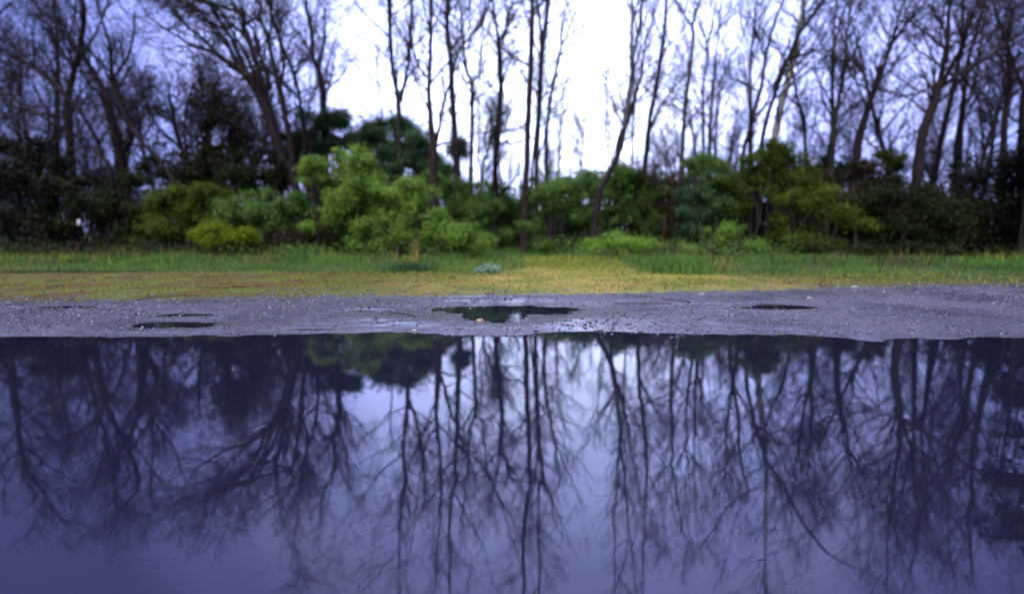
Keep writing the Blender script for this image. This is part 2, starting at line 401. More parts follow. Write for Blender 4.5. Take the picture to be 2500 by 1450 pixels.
# gravel stones
def octa(C, s, flat=.6):
    n = len(C); o = np.array([[1, 0, 0], [0, 1, 0], [-1, 0, 0], [0, -1, 0], [0, 0, 1], [0, 0, -1.]])
    a = RNG.uniform(0, 2 * np.pi, n); ca, sa = np.cos(a), np.sin(a)
    v = o[None] * np.stack([s * RNG.uniform(.7, 1.4, n), s * RNG.uniform(.6, 1, n), s * RNG.uniform(.4, .9, n) * flat], -1)[:, None]
    v = v + RNG.normal(0, .22, v.shape) * s[:, None, None]
    v = np.stack([v[..., 0] * ca[:, None] - v[..., 1] * sa[:, None], v[..., 0] * sa[:, None] + v[..., 1] * ca[:, None], v[..., 2]], -1) + C[:, None]
    f = np.array([[0, 1, 4], [1, 2, 4], [2, 3, 4], [3, 0, 4], [1, 0, 5], [2, 1, 5], [3, 2, 5], [0, 3, 5]])
    return v.reshape(-1, 3), (f[None] + np.arange(n)[:, None, None] * 6).reshape(-1, 3)
def stonemat(name, cols, rough=.35):
    m, t, p = mat(name); g = geo(t)
    r = ramp(t, g.outputs['Random Per Island'], cols); t.links.new(r.outputs[0], p.inputs['Base Color'])
    p.inputs['Roughness'].default_value = rough; p.inputs['Specular IOR Level'].default_value = .8
    p.inputs['Coat Weight'].default_value = .8; p.inputs['Coat Roughness'].default_value = .12
    return m
M_STONE = stonemat('gravel', [(0, (.022, .022, .036)), (.4, (.06, .06, .095)), (.82, (.14, .14, .20)), (.985, (.20, .20, .23)), (1, (.50, .49, .50))])
n = 48000
x = RNG.uniform(-6.5, 6.5, n); y = RNG.uniform(2.25, 4.7, n)
d = y - gravel_end(x)
dens = .55 + .6 * fbm(x, y, 1.6, 3)
keep = (y > shore(x) - .12) & (RNG.uniform(0, 1, n) < np.where(d < 0, dens + .15, np.exp(-d / .35) * .75)) & (np.abs(x) < y * 1.35 + .3)
x, y = x[keep], y[keep]; z = ground_z(x, y)
lvl = np.zeros(len(x)) + .0005
for cx_, cy_, rx, ry, lv in pud:
    lvl = np.where(((x - cx_) / rx) ** 2 + ((y - cy_) / ry) ** 2 < 1.6, lv, lvl)
s = .0036 + .0085 * RNG.uniform(0, 1, len(x)) ** 3
s = np.where(fbm(x + 3, y, .9, 2) > .1, s * 1.3, s)
k2 = (z > lvl) | (s > .0115)
V, f = octa(np.stack([x, y, z + s * .15], -1)[k2], s[k2])
mesh('gravel', V, [f], M_STONE, kind='stuff')

# ------------------------------------------------------------------ grass
def blades(x, y, h, w, lean=.5, seg=2, z=None):
    n = len(x); a = RNG.uniform(0, 2 * np.pi, n); le = RNG.uniform(.1, 1, n) * lean * h
    dx, dy = np.cos(a) * le, np.sin(a) * le
    b = RNG.uniform(0, np.pi, n); wx_, wy_ = np.cos(b) * w / 2, np.sin(b) * w / 2
    z = ground_z(x, y) - .004 if z is None else z
    P = [np.stack([x - wx_, y - wy_, z], -1), np.stack([x + wx_, y + wy_, z], -1),
         np.stack([x + dx * .35 + wx_ * .8, y + dy * .35 + wy_ * .8, z + h * .6], -1), np.stack([x + dx * .35 - wx_ * .8, y + dy * .35 - wy_ * .8, z + h * .6], -1),
         np.stack([x + dx, y + dy, z + h * .95], -1)]
    V = np.stack(P, 1).reshape(-1, 3); i = np.arange(n)[:, None] * 5
    return V, [np.concatenate([i + [0, 1, 2], i + [0, 2, 3]], 1).reshape(-1, 3), i + np.array([[3, 2, 4]])]
def wet(x, y):
    o = np.zeros(len(x), bool)
    for cx_, cy_, rx, ry, lv in pud:
        o |= (np.abs(x - cx_) < rx * 1.05) & (y > cy_ - ry * 1.2 - .25) & (y < cy_ + ry * 1.1 + .2 * fbm(x, y, 1.5, 2))
    return o
def grass_field(name, n, xr, yr, keepf, hf, w, m, lean=.6):
    x = RNG.uniform(*xr, n); y = RNG.uniform(*yr, n); k = keepf(x, y) & ~wet(x, y) & (np.abs(x) < y * 1.3 + 1.5)
    x, y = x[k], y[k]; V, f = blades(x, y, hf(x, y), w * RNG.uniform(.6, 1.3, len(x)), lean)
    return mesh(name, V, f, m, kind='stuff')
U = RNG.uniform
def hgrass(x, y):
    d = y - grass_start(x)
    return (.03 + .10 * np.clip(d / 2.0, 0, 1)) * (1 + 1.3 * fbm(x, y, .9, 3)) * np.clip(1.25 - np.abs(x) / 14, .55, 1) * U(.5, 1.3, len(x))
yellow = lambda x, y: np.exp(-((x - 1.3) / 1.6) ** 2 - ((y - 8.6) / 1.7) ** 2)
grass_field('grass', 250000, (-18, 18), (5.5, 13.5), lambda x, y: ((y - grass_start(x)) > -.2 + .9 * fbm(x, y, .8, 3) + .7 * fbm(x, x * 0 + 5, .4, 2)) & ((y < 9.3 + 1.3 * fbm(x, x * 0, .35, 3)) | (np.abs(x - .3) < .9)) & (U(0, 1, len(x)) < .55 + .6 * fbm(x, y, .8, 3)) & (U(0, 1, len(x)) > .9 * yellow(x, y)), hgrass, .009, M_GRASS)
grass_field('dry_grass', 60000, (-16, 16), (4.2, 10.5), lambda x, y: (U(0, 1, len(x)) < .9 * yellow(x, y) + .28 * np.exp(-np.abs(y - grass_start(x)) / .7)), lambda x, y: (.03 + .07 * yellow(x, y)) * U(.5, 1.4, len(x)), .010, M_GRASSY)
grass_field('moss', 90000, (-10, 11), (3.6, 9), lambda x, y: (y > gravel_end(x) + .1 + .25 * fbm(x, y, 3, 3)) & (y < grass_start(x) + .4) & (U(0, 1, len(x)) < (.35 + .9 * fbm(x, y, 1.5, 3)) * np.clip(1.3 - np.abs(x - 1) / 6, .1, 1)) & ~((x < -2.6) & (y > 6.3)), lambda x, y: U(.008, .028, len(x)), .012, M_MOSS, lean=1.2)

grass_field('short_grass', 120000, (-11, 12), (4.0, 9.5), lambda x, y: (y > gravel_end(x) + .3) & (y < grass_start(x) + 1.2) & (U(0, 1, len(x)) < np.clip(1.5 - np.abs(x - 1) / 5, .12, 1) * np.clip((y - gravel_end(x)) / 3.2, 0, 1) * (.5 + 1.3 * fbm(x + 9, y, .9, 3))) & ~((x < -2.6) & (y > 6.3) & (y < 7.3)), lambda x, y: U(.012, .045, len(x)), .009, M_GREENY, lean=1.0)
for m_, n_ in ((M_GRASS, 26000), (M_GREENY, 9000), (M_STRAW, 4500), (M_BROWN, 3500)):
    grass_field('tall_weeds', n_, (-15, 15), (7.8, 10.8), lambda x, y: (U(0, 1, len(x)) < .15 + 1.6 * np.maximum(fbm(x + len(x) % 97, y, 1.0, 3), 0)) & (np.abs(x - .3) > .6), lambda x, y: (.12 + .34 * np.maximum(fbm(x, y + 7, 1.3, 3), 0)) * U(.5, 1.3, len(x)), .010, m_, lean=.7)
def tuft(u, v, n, hh, spread, m, name, label, cat, w=.012, lean=.5, nb=None):
    b = G(u, v); zz = float(ground_z(b[0], b[1]))
    e = thing(name, (b[0], b[1], zz), label, cat)
    x = b[0] + RNG.normal(0, spread, n); y = b[1] + RNG.normal(0, spread * .7, n)
    V, f = blades(x, y, hh * U(.5, 1.15, n), w, lean)
    mesh('blades', V, f, m, e, kind='stuff')
b = G(1194, 668); zz = float(ground_z(b[0], b[1])); e = thing('leafy_clump', (b[0], b[1], zz), 'low bluish grey-green leafy clump at the front of the grass verge', 'plant')
d_ = RNG.normal(0, 1, (1500, 3)); d_ /= np.linalg.norm(d_, axis=1, keepdims=True); d_[:, 2] = np.abs(d_[:, 2])
q_ = d_ * (RNG.uniform(.3, 1, 1500) ** .5 * (.75 + .35 * fbm(d_[:, 0] * 3, d_[:, 1] * 3 + d_[:, 2] * 2, 1.0, 2)))[:, None] * [.25, .18, .17] + [b[0], b[1], zz]
V, f = leaves3(q_, d_, np.full(1500, .032), up=.3); mesh('foliage', V, [f], M_GLAUC, e, kind='stuff')
V, q1 = tubes(np.stack([np.tile([b[0], b[1], zz], (40, 1)), q_[:40] * .6 + .4 * np.array([b[0], b[1], zz]), q_[:40]], 1), np.full((40, 3), .003), 3); mesh('stems', V, [q1], M_TWIG, e, kind='stuff')
tuft(1002, 664, 500, .14, .16, M_LDEEP, 'grass_clump', 'dark green low tuft where grass meets moss, below the straw stalks', 'grass clump', .014, .9)
tuft(1655, 668, 600, .20, .22, M_LMID, 'grass_clump', 'lush dark tuft at the verge edge between the yellow grass and the straw stems', 'grass clump', .014, .8)
tuft(1014, 640, 26, .55, .05, M_STRAW, 'straw_stalks', 'tallest dead straw stalks standing pale before the bright green shrub', 'dry stalks', .011, .25)
tuft(955, 640, 14, .34, .10, M_STRAW, 'straw_stalks', 'thin short straw stalks in shadowed grass left of the tallest stalks', 'dry stalks', .008, .35)
tuft(1752, 664, 26, .30, .12, M_STRAW, 'straw_stalks', 'orange straw stems leaning on the verge below the big domed shrub', 'dry stalks', .01, .5)
tuft(470, 612, 160, .6, .25, M_BROWN, 'dry_stalks', 'rusty brown dead stems leaning in front of the left green hedge', 'dry stalks', .012, .6)
tuft(250, 622, 300, .35, .8, M_BROWN, 'dry_stalks', 'wide patch of low brown weeds before the dark left thicket', 'dry stalks', .012, .6)
tuft(1645, 630, 160, .34, .3, M_BROWN, 'dry_stalks', 'rust coloured weeds at the foot of the bare bramble tangle', 'dry stalks', .012, .6)
tuft(2130, 650, 150, .26, .6, M_BROWN, 'dry_stalks', 'red brown weeds low in the dark right hand hedge foot', 'dry stalks', .012, .6)

# scattered dead leaves and twigs
x = RNG.uniform(-9, 9, 2600); y = RNG.uniform(2.4, 10.5, 2600) ** 1.0; k = (y > shore(x) + .02) & ~wet(x, y) & (U(0, 1, 2600) < np.clip((y - 2) / 7, .12, 1)); x, y = x[k], y[k]
V, f = leaves(np.stack([x, y, ground_z(x, y) + .006], -1), np.tile([0, 0, 1.2], (len(x), 1)), np.full(len(x), .035)); mesh('leaf_litter', V, [f], M_LITTER, kind='stuff')
x = RNG.uniform(-8, 8, 110); y = RNG.uniform(2.6, 10, 110); k = ~wet(x, y) & (y > shore(x) + .1); x, y = x[k], y[k]; a_ = U(0, 6.28, len(x)); l_ = U(.05, .22, len(x)); z = ground_z(x, y) + .006
P = np.stack([np.stack([x + np.cos(a_) * l_ * q, y + np.sin(a_) * l_ * q + .02 * np.sin(q * 3), z + 0 * q], -1) for q in (-1, -.2, .5, 1)], 1)
V, q1 = tubes(P, np.full((len(x), 4), .003), 4); mesh('fallen_twigs', V, [q1], M_TWIG, kind='stuff')

# stones one can point to
def rock(u, v, s, m, label):
    b = G(u, v); zz = float(ground_z(b[0], b[1]))
    import bmesh
    bm = bmesh.new(); bmesh.ops.create_icosphere(bm, subdivisions=2, radius=1)
    for vv in bm.verts:
        k = 1 + .3 * mnoise.noise(vv.co * 1.3 + Vector((u, v, 0)))
        vv.co = Vector((vv.co.x * s * 1.3 * k, vv.co.y * s * .9 * k, vv.co.z * s * .6 * k))
    me = bpy.data.meshes.new('stone'); bm.to_mesh(me); bm.free(); me.materials.append(m)
    o = bpy.data.objects.new('stone', me); COL.objects.link(o); o.location = (b[0], b[1], max(zz, 0) + s * .3)
    o['label'] = label; o['category'] = 'stone'
def plain(name, c, r=.5):
    m, t, p = mat(name); g = geo(t); n = noise(t, 60, 4, g.outputs['Position'])
    t.links.new(ramp(t, n.outputs[0], [(.3, tuple(x * .7 for x in c)), (.7, c)]).outputs[0], p.inputs['Base Color']); p.inputs['Roughness'].default_value = r
    return m
M_TAN = plain('stone_tan', (.34, .25, .17)); M_PALE = plain('stone_pale', (.36, .36, .38)); M_RUSTY = plain('stone_rust', (.22, .09, .04))
rock(1172, 791, .020, M_TAN, 'tan oval stone on wet gravel just below the central puddle')
rock(1012, 809, .013, M_PALE, 'small white stone on the flood water edge, left of the tan stone')
rock(1190, 720, .026, M_RUSTY, 'flat rusty stone where gravel meets the yellow moss')
rock(1712, 724, .022, M_PALE, 'white stone on the gravel border above the thin right puddle')
rock(2086, 707, .026, M_PALE, 'bluish white stone at the gravel edge, far right')
rock(1975, 733, .018, M_PALE, 'pale pebble on blue gravel above the end of the dark puddle')

# ------------------------------------------------------------------ trees
def tree(name, label, Y, stems, m=M_BARK, top=12, tw=1.0, leaf=None, nleaf=0, lsize=.05, cat='tree', group=None, up=.75, ang=(22, 62), blen=(1.1, 3.5), zmin=1.8, dj=.5, twm=None, limbmat=None, thick=1.0, l1=None):
    """stems: traced pixel polylines (u,v,width px). first is the trunk"""
    Y = float(Y); base2 = W(stems[0][0][0], 600, Y)[0]
    gz = float(ground_z(base2[0], Y))
    e = thing(name, (base2[0], Y, gz), label, cat, group)
    lines = []
    for si, st in enumerate(stems):
        P = []; R = []
        dy = 0 if si == 0 else RNG.uniform(-dj, dj) * 1.6
        for k, (u, v, w) in enumerate(st):
            yy = Y + (dy * k / len(st) if si else 0)
            pt, tt = W(u, v, yy)
            if v >= 1100 and P and P[0][2] < pt[2] and pt[2] < P[-1][2] + .35: continue
            if si == 0 and k == 0: pt[2] = gz - .08
            P.append(pt); R.append(w / 2 / F * tt * thick * .92)
        if si == 0:                                   # root flare
            P.insert(1, P[0] + (P[1] - P[0]) * min(.35, .5 / max(.5, P[1][2] - P[0][2]))); R.insert(1, R[0]); R[0] *= 1.25
        uL, vL, _ = st[-1]
        if vL <= 25 and top > P[-1][2] + .4 or (vL > 1380 and top > P[-1][2] + .4):    # grows on above the picture
            d = P[-1] - P[-2]; d /= np.linalg.norm(d); k = 0
            d = d + RNG.normal(0, .05, 3)
            while P[-1][2] < top * (1 if si == 0 else .93) and k < 12:
                d = d + RNG.normal(0, .09, 3) + np.array([0, 0, .10]); d /= np.linalg.norm(d)
                P.append(P[-1] + d * .8); R.append(max(R[-1] * .84, .006)); k += 1
        R[-1] = min(R[-1], .012) if vL <= 25 or vL > 1300 else R[-1]
        n_ = max(8, int(len(P) * 4.5)); p_, r_ = smooth_line(P, R, n_, jit=.006 if si == 0 else .01)
        r_ = r_ * (1 + .07 * RNG.normal(0, 1, n_))
        lines.append((p_, r_))
        V, q_ = tubes(p_[None], r_[None], 12 if si == 0 else 8)
        mesh('trunk' if si == 0 else 'limb', V, [q_], (m if si == 0 else (limbmat or m)), e, smooth=True)
    # resample every stem above zmin to common K and grow branches
    PP = []; RR = []
    for p_, r_ in lines:
        k = p_[:, 2] > zmin
        if k.sum() < 3: continue
        p2, r2 = p_[k], r_[k]; ii = np.linspace(0, len(p2) - 1, 24)
        PP.append(np.stack([np.interp(ii, np.arange(len(p2)), p2[:, c]) for c in range(3)], 1)); RR.append(np.interp(ii, np.arange(len(p2)), r2))
    if PP and tw > 0:
        PP = np.array(PP); RR = np.array(RR)
        tot = np.linalg.norm(PP[:, -1] - PP[:, 0], axis=1).sum()
        n1_ = l1 if l1 else max(5, int(tot * 1.5 * tw))
        A, Ra = spawn(PP, RR, n1_, blen, ang, up, 9, .12, .98, .5, .030, .16, .25)
        B, Rb = spawn(A, Ra, n1_ * 7, (.5, 1.5), (20, 60), .5, 5, .12, 1, .6, .011, .16, .4, .0045)
        C, Rc = spawn(B, Rb, n1_ * 29, (.25, .8), (18, 60), .35, 3, .05, 1, .7, .006, .16, .5, .0038)
        V, Fs = join([tubes(A, Ra, 5), tubes(B, Rb, 3), tubes(C, Rc, 3)])
        mesh('crown', V, Fs, twm or M_TWIG, e, kind='stuff')
        if leaf is not None and nleaf:
            ends = C[:, -2:].reshape(-1, 3); pk = RNG.choice(len(ends), nleaf); pt = ends[pk] + RNG.normal(0, .06, (nleaf, 3))
            V, f = leaves3(pt, RNG.normal(0, .4, (nleaf, 3)), np.full(nleaf, lsize))
            mesh('leaves', V, [f], leaf, e, kind='stuff')
    return e

TR = []
def T(*a, **k): tree(*a, **k)
bt = 'bare_tree'
T(bt, 'far left forked tree whose long limbs sweep out over the dark thicket', 13.5, [
  [(180, 600, 28), (178, 500, 24), (174, 400, 20), (168, 290, 16), (168, 240, 15), (180, 180, 13), (193, 120, 12), (203, 10, 9), (300, 1150, 7), (303, 1240, 4)],
  [(168, 240, 12), (110, 180, 9), (60, 150, 7), (0, 125, 5), (-60, 60, 3)], [(168, 290, 9), (125, 280, 7), (90, 275, 6), (20, 255, 5), (-60, 215, 3)],
  [(193, 120, 8), (165, 100, 6), (120, 60, 5), (70, 30, 3)], [(180, 180, 7), (210, 130, 5), (245, 60, 4), (262, 0, 3)], [(190, 140, 6), (150, 50, 4), (120, -40, 3)]], top=9, tw=1.9, up=.7)
T(bt, 'thin tree leaning left across the forked tree, far left', 12.8, [
  [(285, 600, 15), (270, 415, 12), (250, 385, 10), (235, 340, 9), (205, 290, 8), (180, 255, 7), (120, 200, 5), (60, 150, 4), (0, 60, 2)],
  [(250, 385, 6), (210, 345, 5), (185, 320, 4)]], top=6, tw=1.2)
T(bt, 'leaning dark tree with two stems behind the left hedge', 14, [
  [(308, 600, 34), (298, 400, 28), (285, 330, 24), (265, 265, 19), (250, 210, 14), (225, 165, 10), (195, 130, 7), (150, 50, 4), (120, -60, 3)],
  [(298, 380, 20), (318, 320, 16), (300, 270, 13), (272, 200, 10), (268, 120, 7), (240, 40, 5), (225, -50, 3)], [(272, 200, 7), (320, 120, 5), (330, 30, 3)]], top=9, tw=1.7)
T(bt, 'slender stem bowed left behind the grey-green left hedge', 12.6, [
  [(452, 615, 16), (425, 450, 13), (385, 385, 11), (335, 330, 9), (300, 270, 7), (262, 190, 5), (240, 130, 3)]], top=5, tw=1.3)
T('bushy_tree', 'small dense thorny tree with brownish budding leaves, left of the big leaning tree', 13.8, [
  [(480, 600, 18), (470, 460, 15), (440, 360, 11), (420, 270, 7), (410, 200, 4)],
  [(470, 460, 11), (500, 350, 9), (520, 260, 6), (530, 200, 4)], [(440, 360, 8), (380, 300, 6), (350, 230, 4)], [(475, 430, 9), (560, 330, 7), (590, 280, 5)], [(460, 400, 7), (450, 300, 5), (470, 210, 4)]],
  top=5, tw=5, leaf=M_LRUST, nleaf=9000, lsize=.06, blen=(.5, 1.6), zmin=1.2, up=.3, ang=(30, 85))
T('bushy_tree', 'second thorny tangle just behind the budding tree, darker and rounder', 14.6, [
  [(610, 600, 14), (600, 440, 10), (570, 360, 7), (560, 280, 4)], [(600, 440, 8), (640, 370, 6), (650, 300, 4)]],
  top=5, tw=5, leaf=M_LRUST, nleaf=6000, lsize=.055, blen=(.5, 1.4), zmin=1.2, up=.3, ang=(30, 85))
T('leaning_tree', 'big dark tree leaning hard left with fanned limbs in pale new leaf', 13, [
  [(734, 615, 28), (725, 488, 24), (705, 430, 24), (682, 385, 24), (661, 319, 28), (641, 248, 32), (603, 186, 26), (554, 153, 16), (520, 128, 12), (470, 112, 8), (420, 80, 6), (360, 40, 4)],
  [(603, 186, 15), (570, 110, 11), (535, 50, 9), (490, 0, 7), (425, 1225, 3)],
  [(641, 248, 18), (624, 149, 14), (595, 83, 12), (574, 25, 9), (515, 1200, 6), (500, 1260, 3)],
  [(648, 240, 15), (652, 190, 10), (630, 120, 8), (600, 50, 6), (560, 1160, 4)],
  [(590, 175, 12), (540, 90, 9), (490, 40, 7), (440, 0, 5), (400, 1235, 3)],
  [(554, 153, 9), (500, 100, 7), (450, 60, 5), (400, 10, 4), (370, 1200, 3)],
  [(641, 235, 12), (600, 140, 9), (560, 70, 7), (520, 10, 5), (455, 1240, 3)]],
  top=8.8, tw=2.2, leaf=M_LOLIVE, nleaf=5200, lsize=.055, up=.5)
T(bt, 'dark stem leaning left beside the big leaning tree, splitting near its top', 12.7, [
  [(738, 615, 18), (718, 430, 15), (711, 352, 13), (699, 290, 13), (682, 199, 12), (665, 137, 10), (653, 87, 9), (636, 41, 7), (624, 0, 6), (590, 1250, 3)],
  [(699, 290, 9), (690, 220, 8), (697, 150, 7), (672, 60, 5), (655, 0, 4)]], top=9.5, tw=1.8, leaf=M_LOLIVE, nleaf=1300)
T(bt, 'thin leaning stem between the leaning pair and the ivy-green evergreen', 13.6, [
  [(765, 615, 14), (750, 430, 12), (742, 320, 11), (732, 248, 10), (723, 199, 9), (699, 137, 8), (665, 54, 6), (645, 0, 5), (620, 1280, 3)]], top=10, tw=1.7)
T(bt, 'forked dark tree rising straight out of the left evergreen crown', 15, [
  [(796, 612, 22), (792, 400, 19), (790, 248, 17), (785, 207, 16), (777, 170, 14), (765, 137, 11), (763, 83, 10), (750, 25, 8), (747, 0, 7), (790, 1200, 4), (780, 1290, 3)],
  [(778, 175, 9), (785, 137, 7), (790, 75, 5), (793, 20, 4), (800, 1150, 3)], [(797, 225, 6), (810, 185, 5), (818, 130, 3)],
  [(766, 145, 6), (740, 100, 5), (700, 45, 4), (668, 10, 3)]], top=11, tw=1.3)
T('sapling', 'thinnest bare sapling above the evergreens in open sky', 16, [
  [(935, 600, 6), (932, 285, 5), (922, 207, 4), (920, 165, 3), (925, 90, 2)], [(922, 207, 2.5), (890, 160, 2), (860, 130, 1.5)]], top=7, tw=.5)
T(bt, 'tall tree with two upright stems standing behind the right evergreen', 14.5, [
  [(980, 612, 18), (976, 400, 16), (974, 257, 14), (970, 207, 12), (963, 165, 12), (957, 103, 12), (953, 41, 12), (951, 0, 11), (977, 1150, 8), (978, 1250, 7), (975, 1440, 4)],
  [(978, 250, 11), (992, 185, 10), (1002, 120, 9), (1006, 0, 7), (1030, 1250, 4)],
  [(957, 98, 6), (920, 65, 5), (897, 45, 4), (865, 0, 3)], [(968, 232, 4), (930, 211, 3.5), (890, 175, 3), (830, 130, 2)],
  [(963, 160, 4), (915, 115, 3), (860, 80, 2.5), (790, 40, 2)]], m=M_BARKM, top=13, tw=1.2, leaf=M_LMID, nleaf=1200, lsize=.06)
T(bt, 'dark tree dividing low into two stems before the right evergreen', 10.8, [
  [(1068, 612, 30), (1060, 530, 27), (1058, 430, 23), (1057, 350, 21), (1050, 290, 14), (1045, 228, 12), (1048, 178, 11), (1050, 124, 10), (1052, 62, 9), (1052, 0, 8), (1062, 1150, 6), (1058, 1420, 3)],
  [(1057, 352, 12), (1070, 331, 10), (1075, 290, 9), (1087, 244, 8), (1099, 203, 8), (1124, 128, 7), (1153, 83, 6), (1178, 41, 5), (1195, 0, 4)],
  [(1041, 190, 7), (1025, 165, 6), (1006, 120, 6), (995, 60, 4), (985, 0, 3)], [(1053, 78, 5), (1041, 41, 4), (1031, 0, 3)], [(1054, 75, 5), (1074, 37, 4), (1087, 0, 3)],
  [(1057, 360, 8), (1090, 352, 6), (1130, 348, 4)]], m=M_BARKR, top=12, tw=1.1, leaf=M_LMID, nleaf=900, lsize=.06)
T(bt, 'tall straight brown tree just right of the low-dividing one', 14, [
  [(1126, 612, 24), (1120, 472, 19), (1114, 372, 18), (1108, 269, 17), (1105, 207, 15), (1103, 153, 14), (1097, 103, 13), (1093, 41, 13), (1095, 0, 12), (1102, 1150, 10), (1100, 1250, 9), (1100, 1445, 6)],
  [(1110, 149, 7), (1132, 112, 6), (1145, 95, 5), (1180, 40, 4), (1200, 0, 3)], [(1093, 50, 6), (1087, 37, 5), (1066, 12, 4), (1055, 0, 3)]], m=M_BARKR, top=14, tw=1.0, leaf=M_LMID, nleaf=700, lsize=.06)
T(bt, 'slim tree with a wide fork halfway up, between two darker trunks', 14.6, [
  [(1150, 612, 13), (1149, 455, 12), (1152, 331, 11), (1152, 248, 11), (1153, 207, 10), (1141, 174, 8), (1134, 112, 8), (1130, 75, 7), (1126, 20, 6), (1135, 1150, 5), (1120, 1350, 3)],
  [(1154, 210, 8), (1159, 195, 7), (1170, 178, 6), (1174, 132, 5), (1180, 83, 4), (1183, 20, 4), (1190, 1200, 2.5)]], m=M_BARKM, top=12, tw=1.1)
T(bt, 'dark tree with twiggy clumps on its trunk and a high V fork', 13.2, [
  [(1208, 610, 19), (1209, 492, 17), (1209, 414, 15), (1211, 352, 15), (1217, 269, 15), (1221, 207, 14), (1219, 166, 13), (1217, 110, 12), (1213, 75, 8), (1209, 50, 8), (1203, 0, 7), (1190, 1250, 3)],
  [(1219, 105, 8), (1224, 90, 8), (1236, 70, 7), (1248, 21, 6), (1252, 0, 5), (1237, 1200, 3)], [(1240, 62, 4), (1252, 42, 3.5), (1268, 15, 3)],
  [(1222, 160, 5), (1240, 138, 4), (1257, 130, 4), (1286, 124, 3)], [(1224, 205, 4), (1245, 185, 3), (1280, 168, 2)],
  [(1211, 486, 7), (1232, 463, 6), (1257, 435, 5), (1266, 400, 4)], [(1213, 352, 7), (1235, 348, 6), (1248, 352, 5), (1275, 346, 4)]], m=M_BARKR, top=11.5, tw=1.7, blen=(.5, 1.8))
T('crooked_sapling', 'short crooked grey sapling looping sideways beside the clumped tree', 12.8, [
  [(1182, 612, 10), (1180, 530, 9), (1178, 455, 7), (1180, 414, 7), (1190, 385, 7), (1197, 352, 6), (1205, 330, 6), (1240, 320, 5), (1268, 315, 4), (1290, 306, 3)],
  [(1192, 385, 5), (1178, 345, 4), (1184, 327, 4), (1200, 318, 3)], [(1179, 430, 4), (1165, 380, 3), (1172, 320, 2), (1168, 270, 2)]], m=M_BARKG, top=5, tw=3.5, blen=(.4, 1.2), zmin=1.6)
T('tall_tree', 'tallest straight trunk, bare of low branches, at the mouth of the path', 12, [
  [(1278, 616, 28), (1281, 530, 20), (1284, 430, 17), (1287, 350, 16), (1290, 250, 15), (1294, 150, 14), (1296, 60, 13), (1298, 0, 13), (1281, 1150, 12), (1280, 1300, 11), (1280, 1445, 8)]], m=M_BARKR, top=14, tw=.55)
T(bt, 'second trunk growing hard against the tallest trunk at its foot', 12.5, [
  [(1291, 613, 9), (1292, 530, 8), (1296, 430, 7), (1302, 350, 6), (1309, 270, 6), (1316, 200, 5), (1320, 120, 4), (1318, 60, 4), (1310, 0, 3)]], m=M_BARK, top=9, tw=1.6, blen=(.4, 1.3))
T('tall_tree', 'tall ivy-rough trunk right behind the tallest trunk', 14.2, [
  [(1306, 608, 16), (1308, 455, 13), (1310, 372, 13), (1315, 290, 13), (1319, 207, 13), (1323, 124, 13), (1331, 62, 12), (1336, 0, 11), (1315, 1200, 8), (1320, 1445, 6)],
  [(1325, 110, 6), (1319, 45, 5), (1310, 0, 4), (1290, 1200, 3)], [(1308, 420, 5), (1330, 345, 4), (1350, 320, 3)]], m=M_BARKG, top=14, tw=1.2)
T(bt, 'dark slim tree forking narrowly, first trunk left of the open sky', 14.4, [
  [(1334, 606, 14), (1335, 455, 11), (1334, 372, 10), (1337, 314, 10), (1344, 257, 9), (1354, 199, 9), (1364, 145, 8), (1370, 116, 7), (1368, 83, 6), (1375, 41, 5), (1385, 0, 4), (1357, 1200, 3)],
  [(1370, 116, 5), (1385, 91, 4.5), (1401, 45, 4), (1422, 0, 3), (1420, 1230, 2)]], m=M_BARKR, top=11, tw=1.0)
T('sapling', 'low wiry sapling with a slanting side stem under the open sky', 15, [
  [(1366, 600, 8), (1364, 405, 6), (1366, 331, 5), (1372, 269, 4), (1370, 235, 2)], [(1367, 390, 4), (1380, 362, 3.5), (1393, 339, 3), (1416, 304, 2)]], top=5, tw=1.9, blen=(.5, 1.2))
T('sapling', 'thin twin-stemmed sapling alone against the open white sky', 17, [
  [(1490, 600, 7), (1484, 385, 5), (1478, 331, 4), (1482, 265, 4), (1479, 232, 3.5), (1484, 174, 3), (1490, 112, 2)],
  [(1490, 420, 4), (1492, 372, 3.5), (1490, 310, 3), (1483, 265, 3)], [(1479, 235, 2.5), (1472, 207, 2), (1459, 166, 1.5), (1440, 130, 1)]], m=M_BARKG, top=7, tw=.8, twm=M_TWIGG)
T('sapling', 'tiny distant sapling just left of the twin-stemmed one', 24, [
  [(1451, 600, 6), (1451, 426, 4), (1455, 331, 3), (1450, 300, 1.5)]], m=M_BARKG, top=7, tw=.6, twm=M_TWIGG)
T('curved_tree', 'dark trunk curving right from the shrubs to a pale Y-shaped fork', 10.4, [
  [(1446, 612, 20), (1452, 521, 17), (1463, 462, 17), (1485, 422, 15), (1510, 367, 14), (1515, 343, 14), (1525, 288, 14), (1535, 223, 13), (1540, 164, 12), (1537, 90, 9), (1539, 40, 8), (1540, 0, 7), (1497, 1275, 5), (1500, 1445, 3)],
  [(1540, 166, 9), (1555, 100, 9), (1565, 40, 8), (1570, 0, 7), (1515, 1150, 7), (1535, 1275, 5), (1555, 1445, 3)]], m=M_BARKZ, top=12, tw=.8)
T(bt, 'thorny dark stem twined against the curved trunk', 12.2, [
  [(1500, 600, 14), (1508, 364, 12), (1525, 306, 11), (1545, 248, 10), (1554, 215, 9), (1566, 178, 7), (1574, 120, 5), (1587, 70, 4), (1599, 15, 3)],
  [(1560, 195, 5), (1575, 175, 4), (1600, 150, 3)], [(1511, 357, 6), (1535, 340, 5), (1547, 320, 4)], [(1540, 600, 7), (1545, 330, 6), (1546, 240, 4), (1548, 190, 3)]], top=8, tw=2.3, blen=(.4, 1.3))
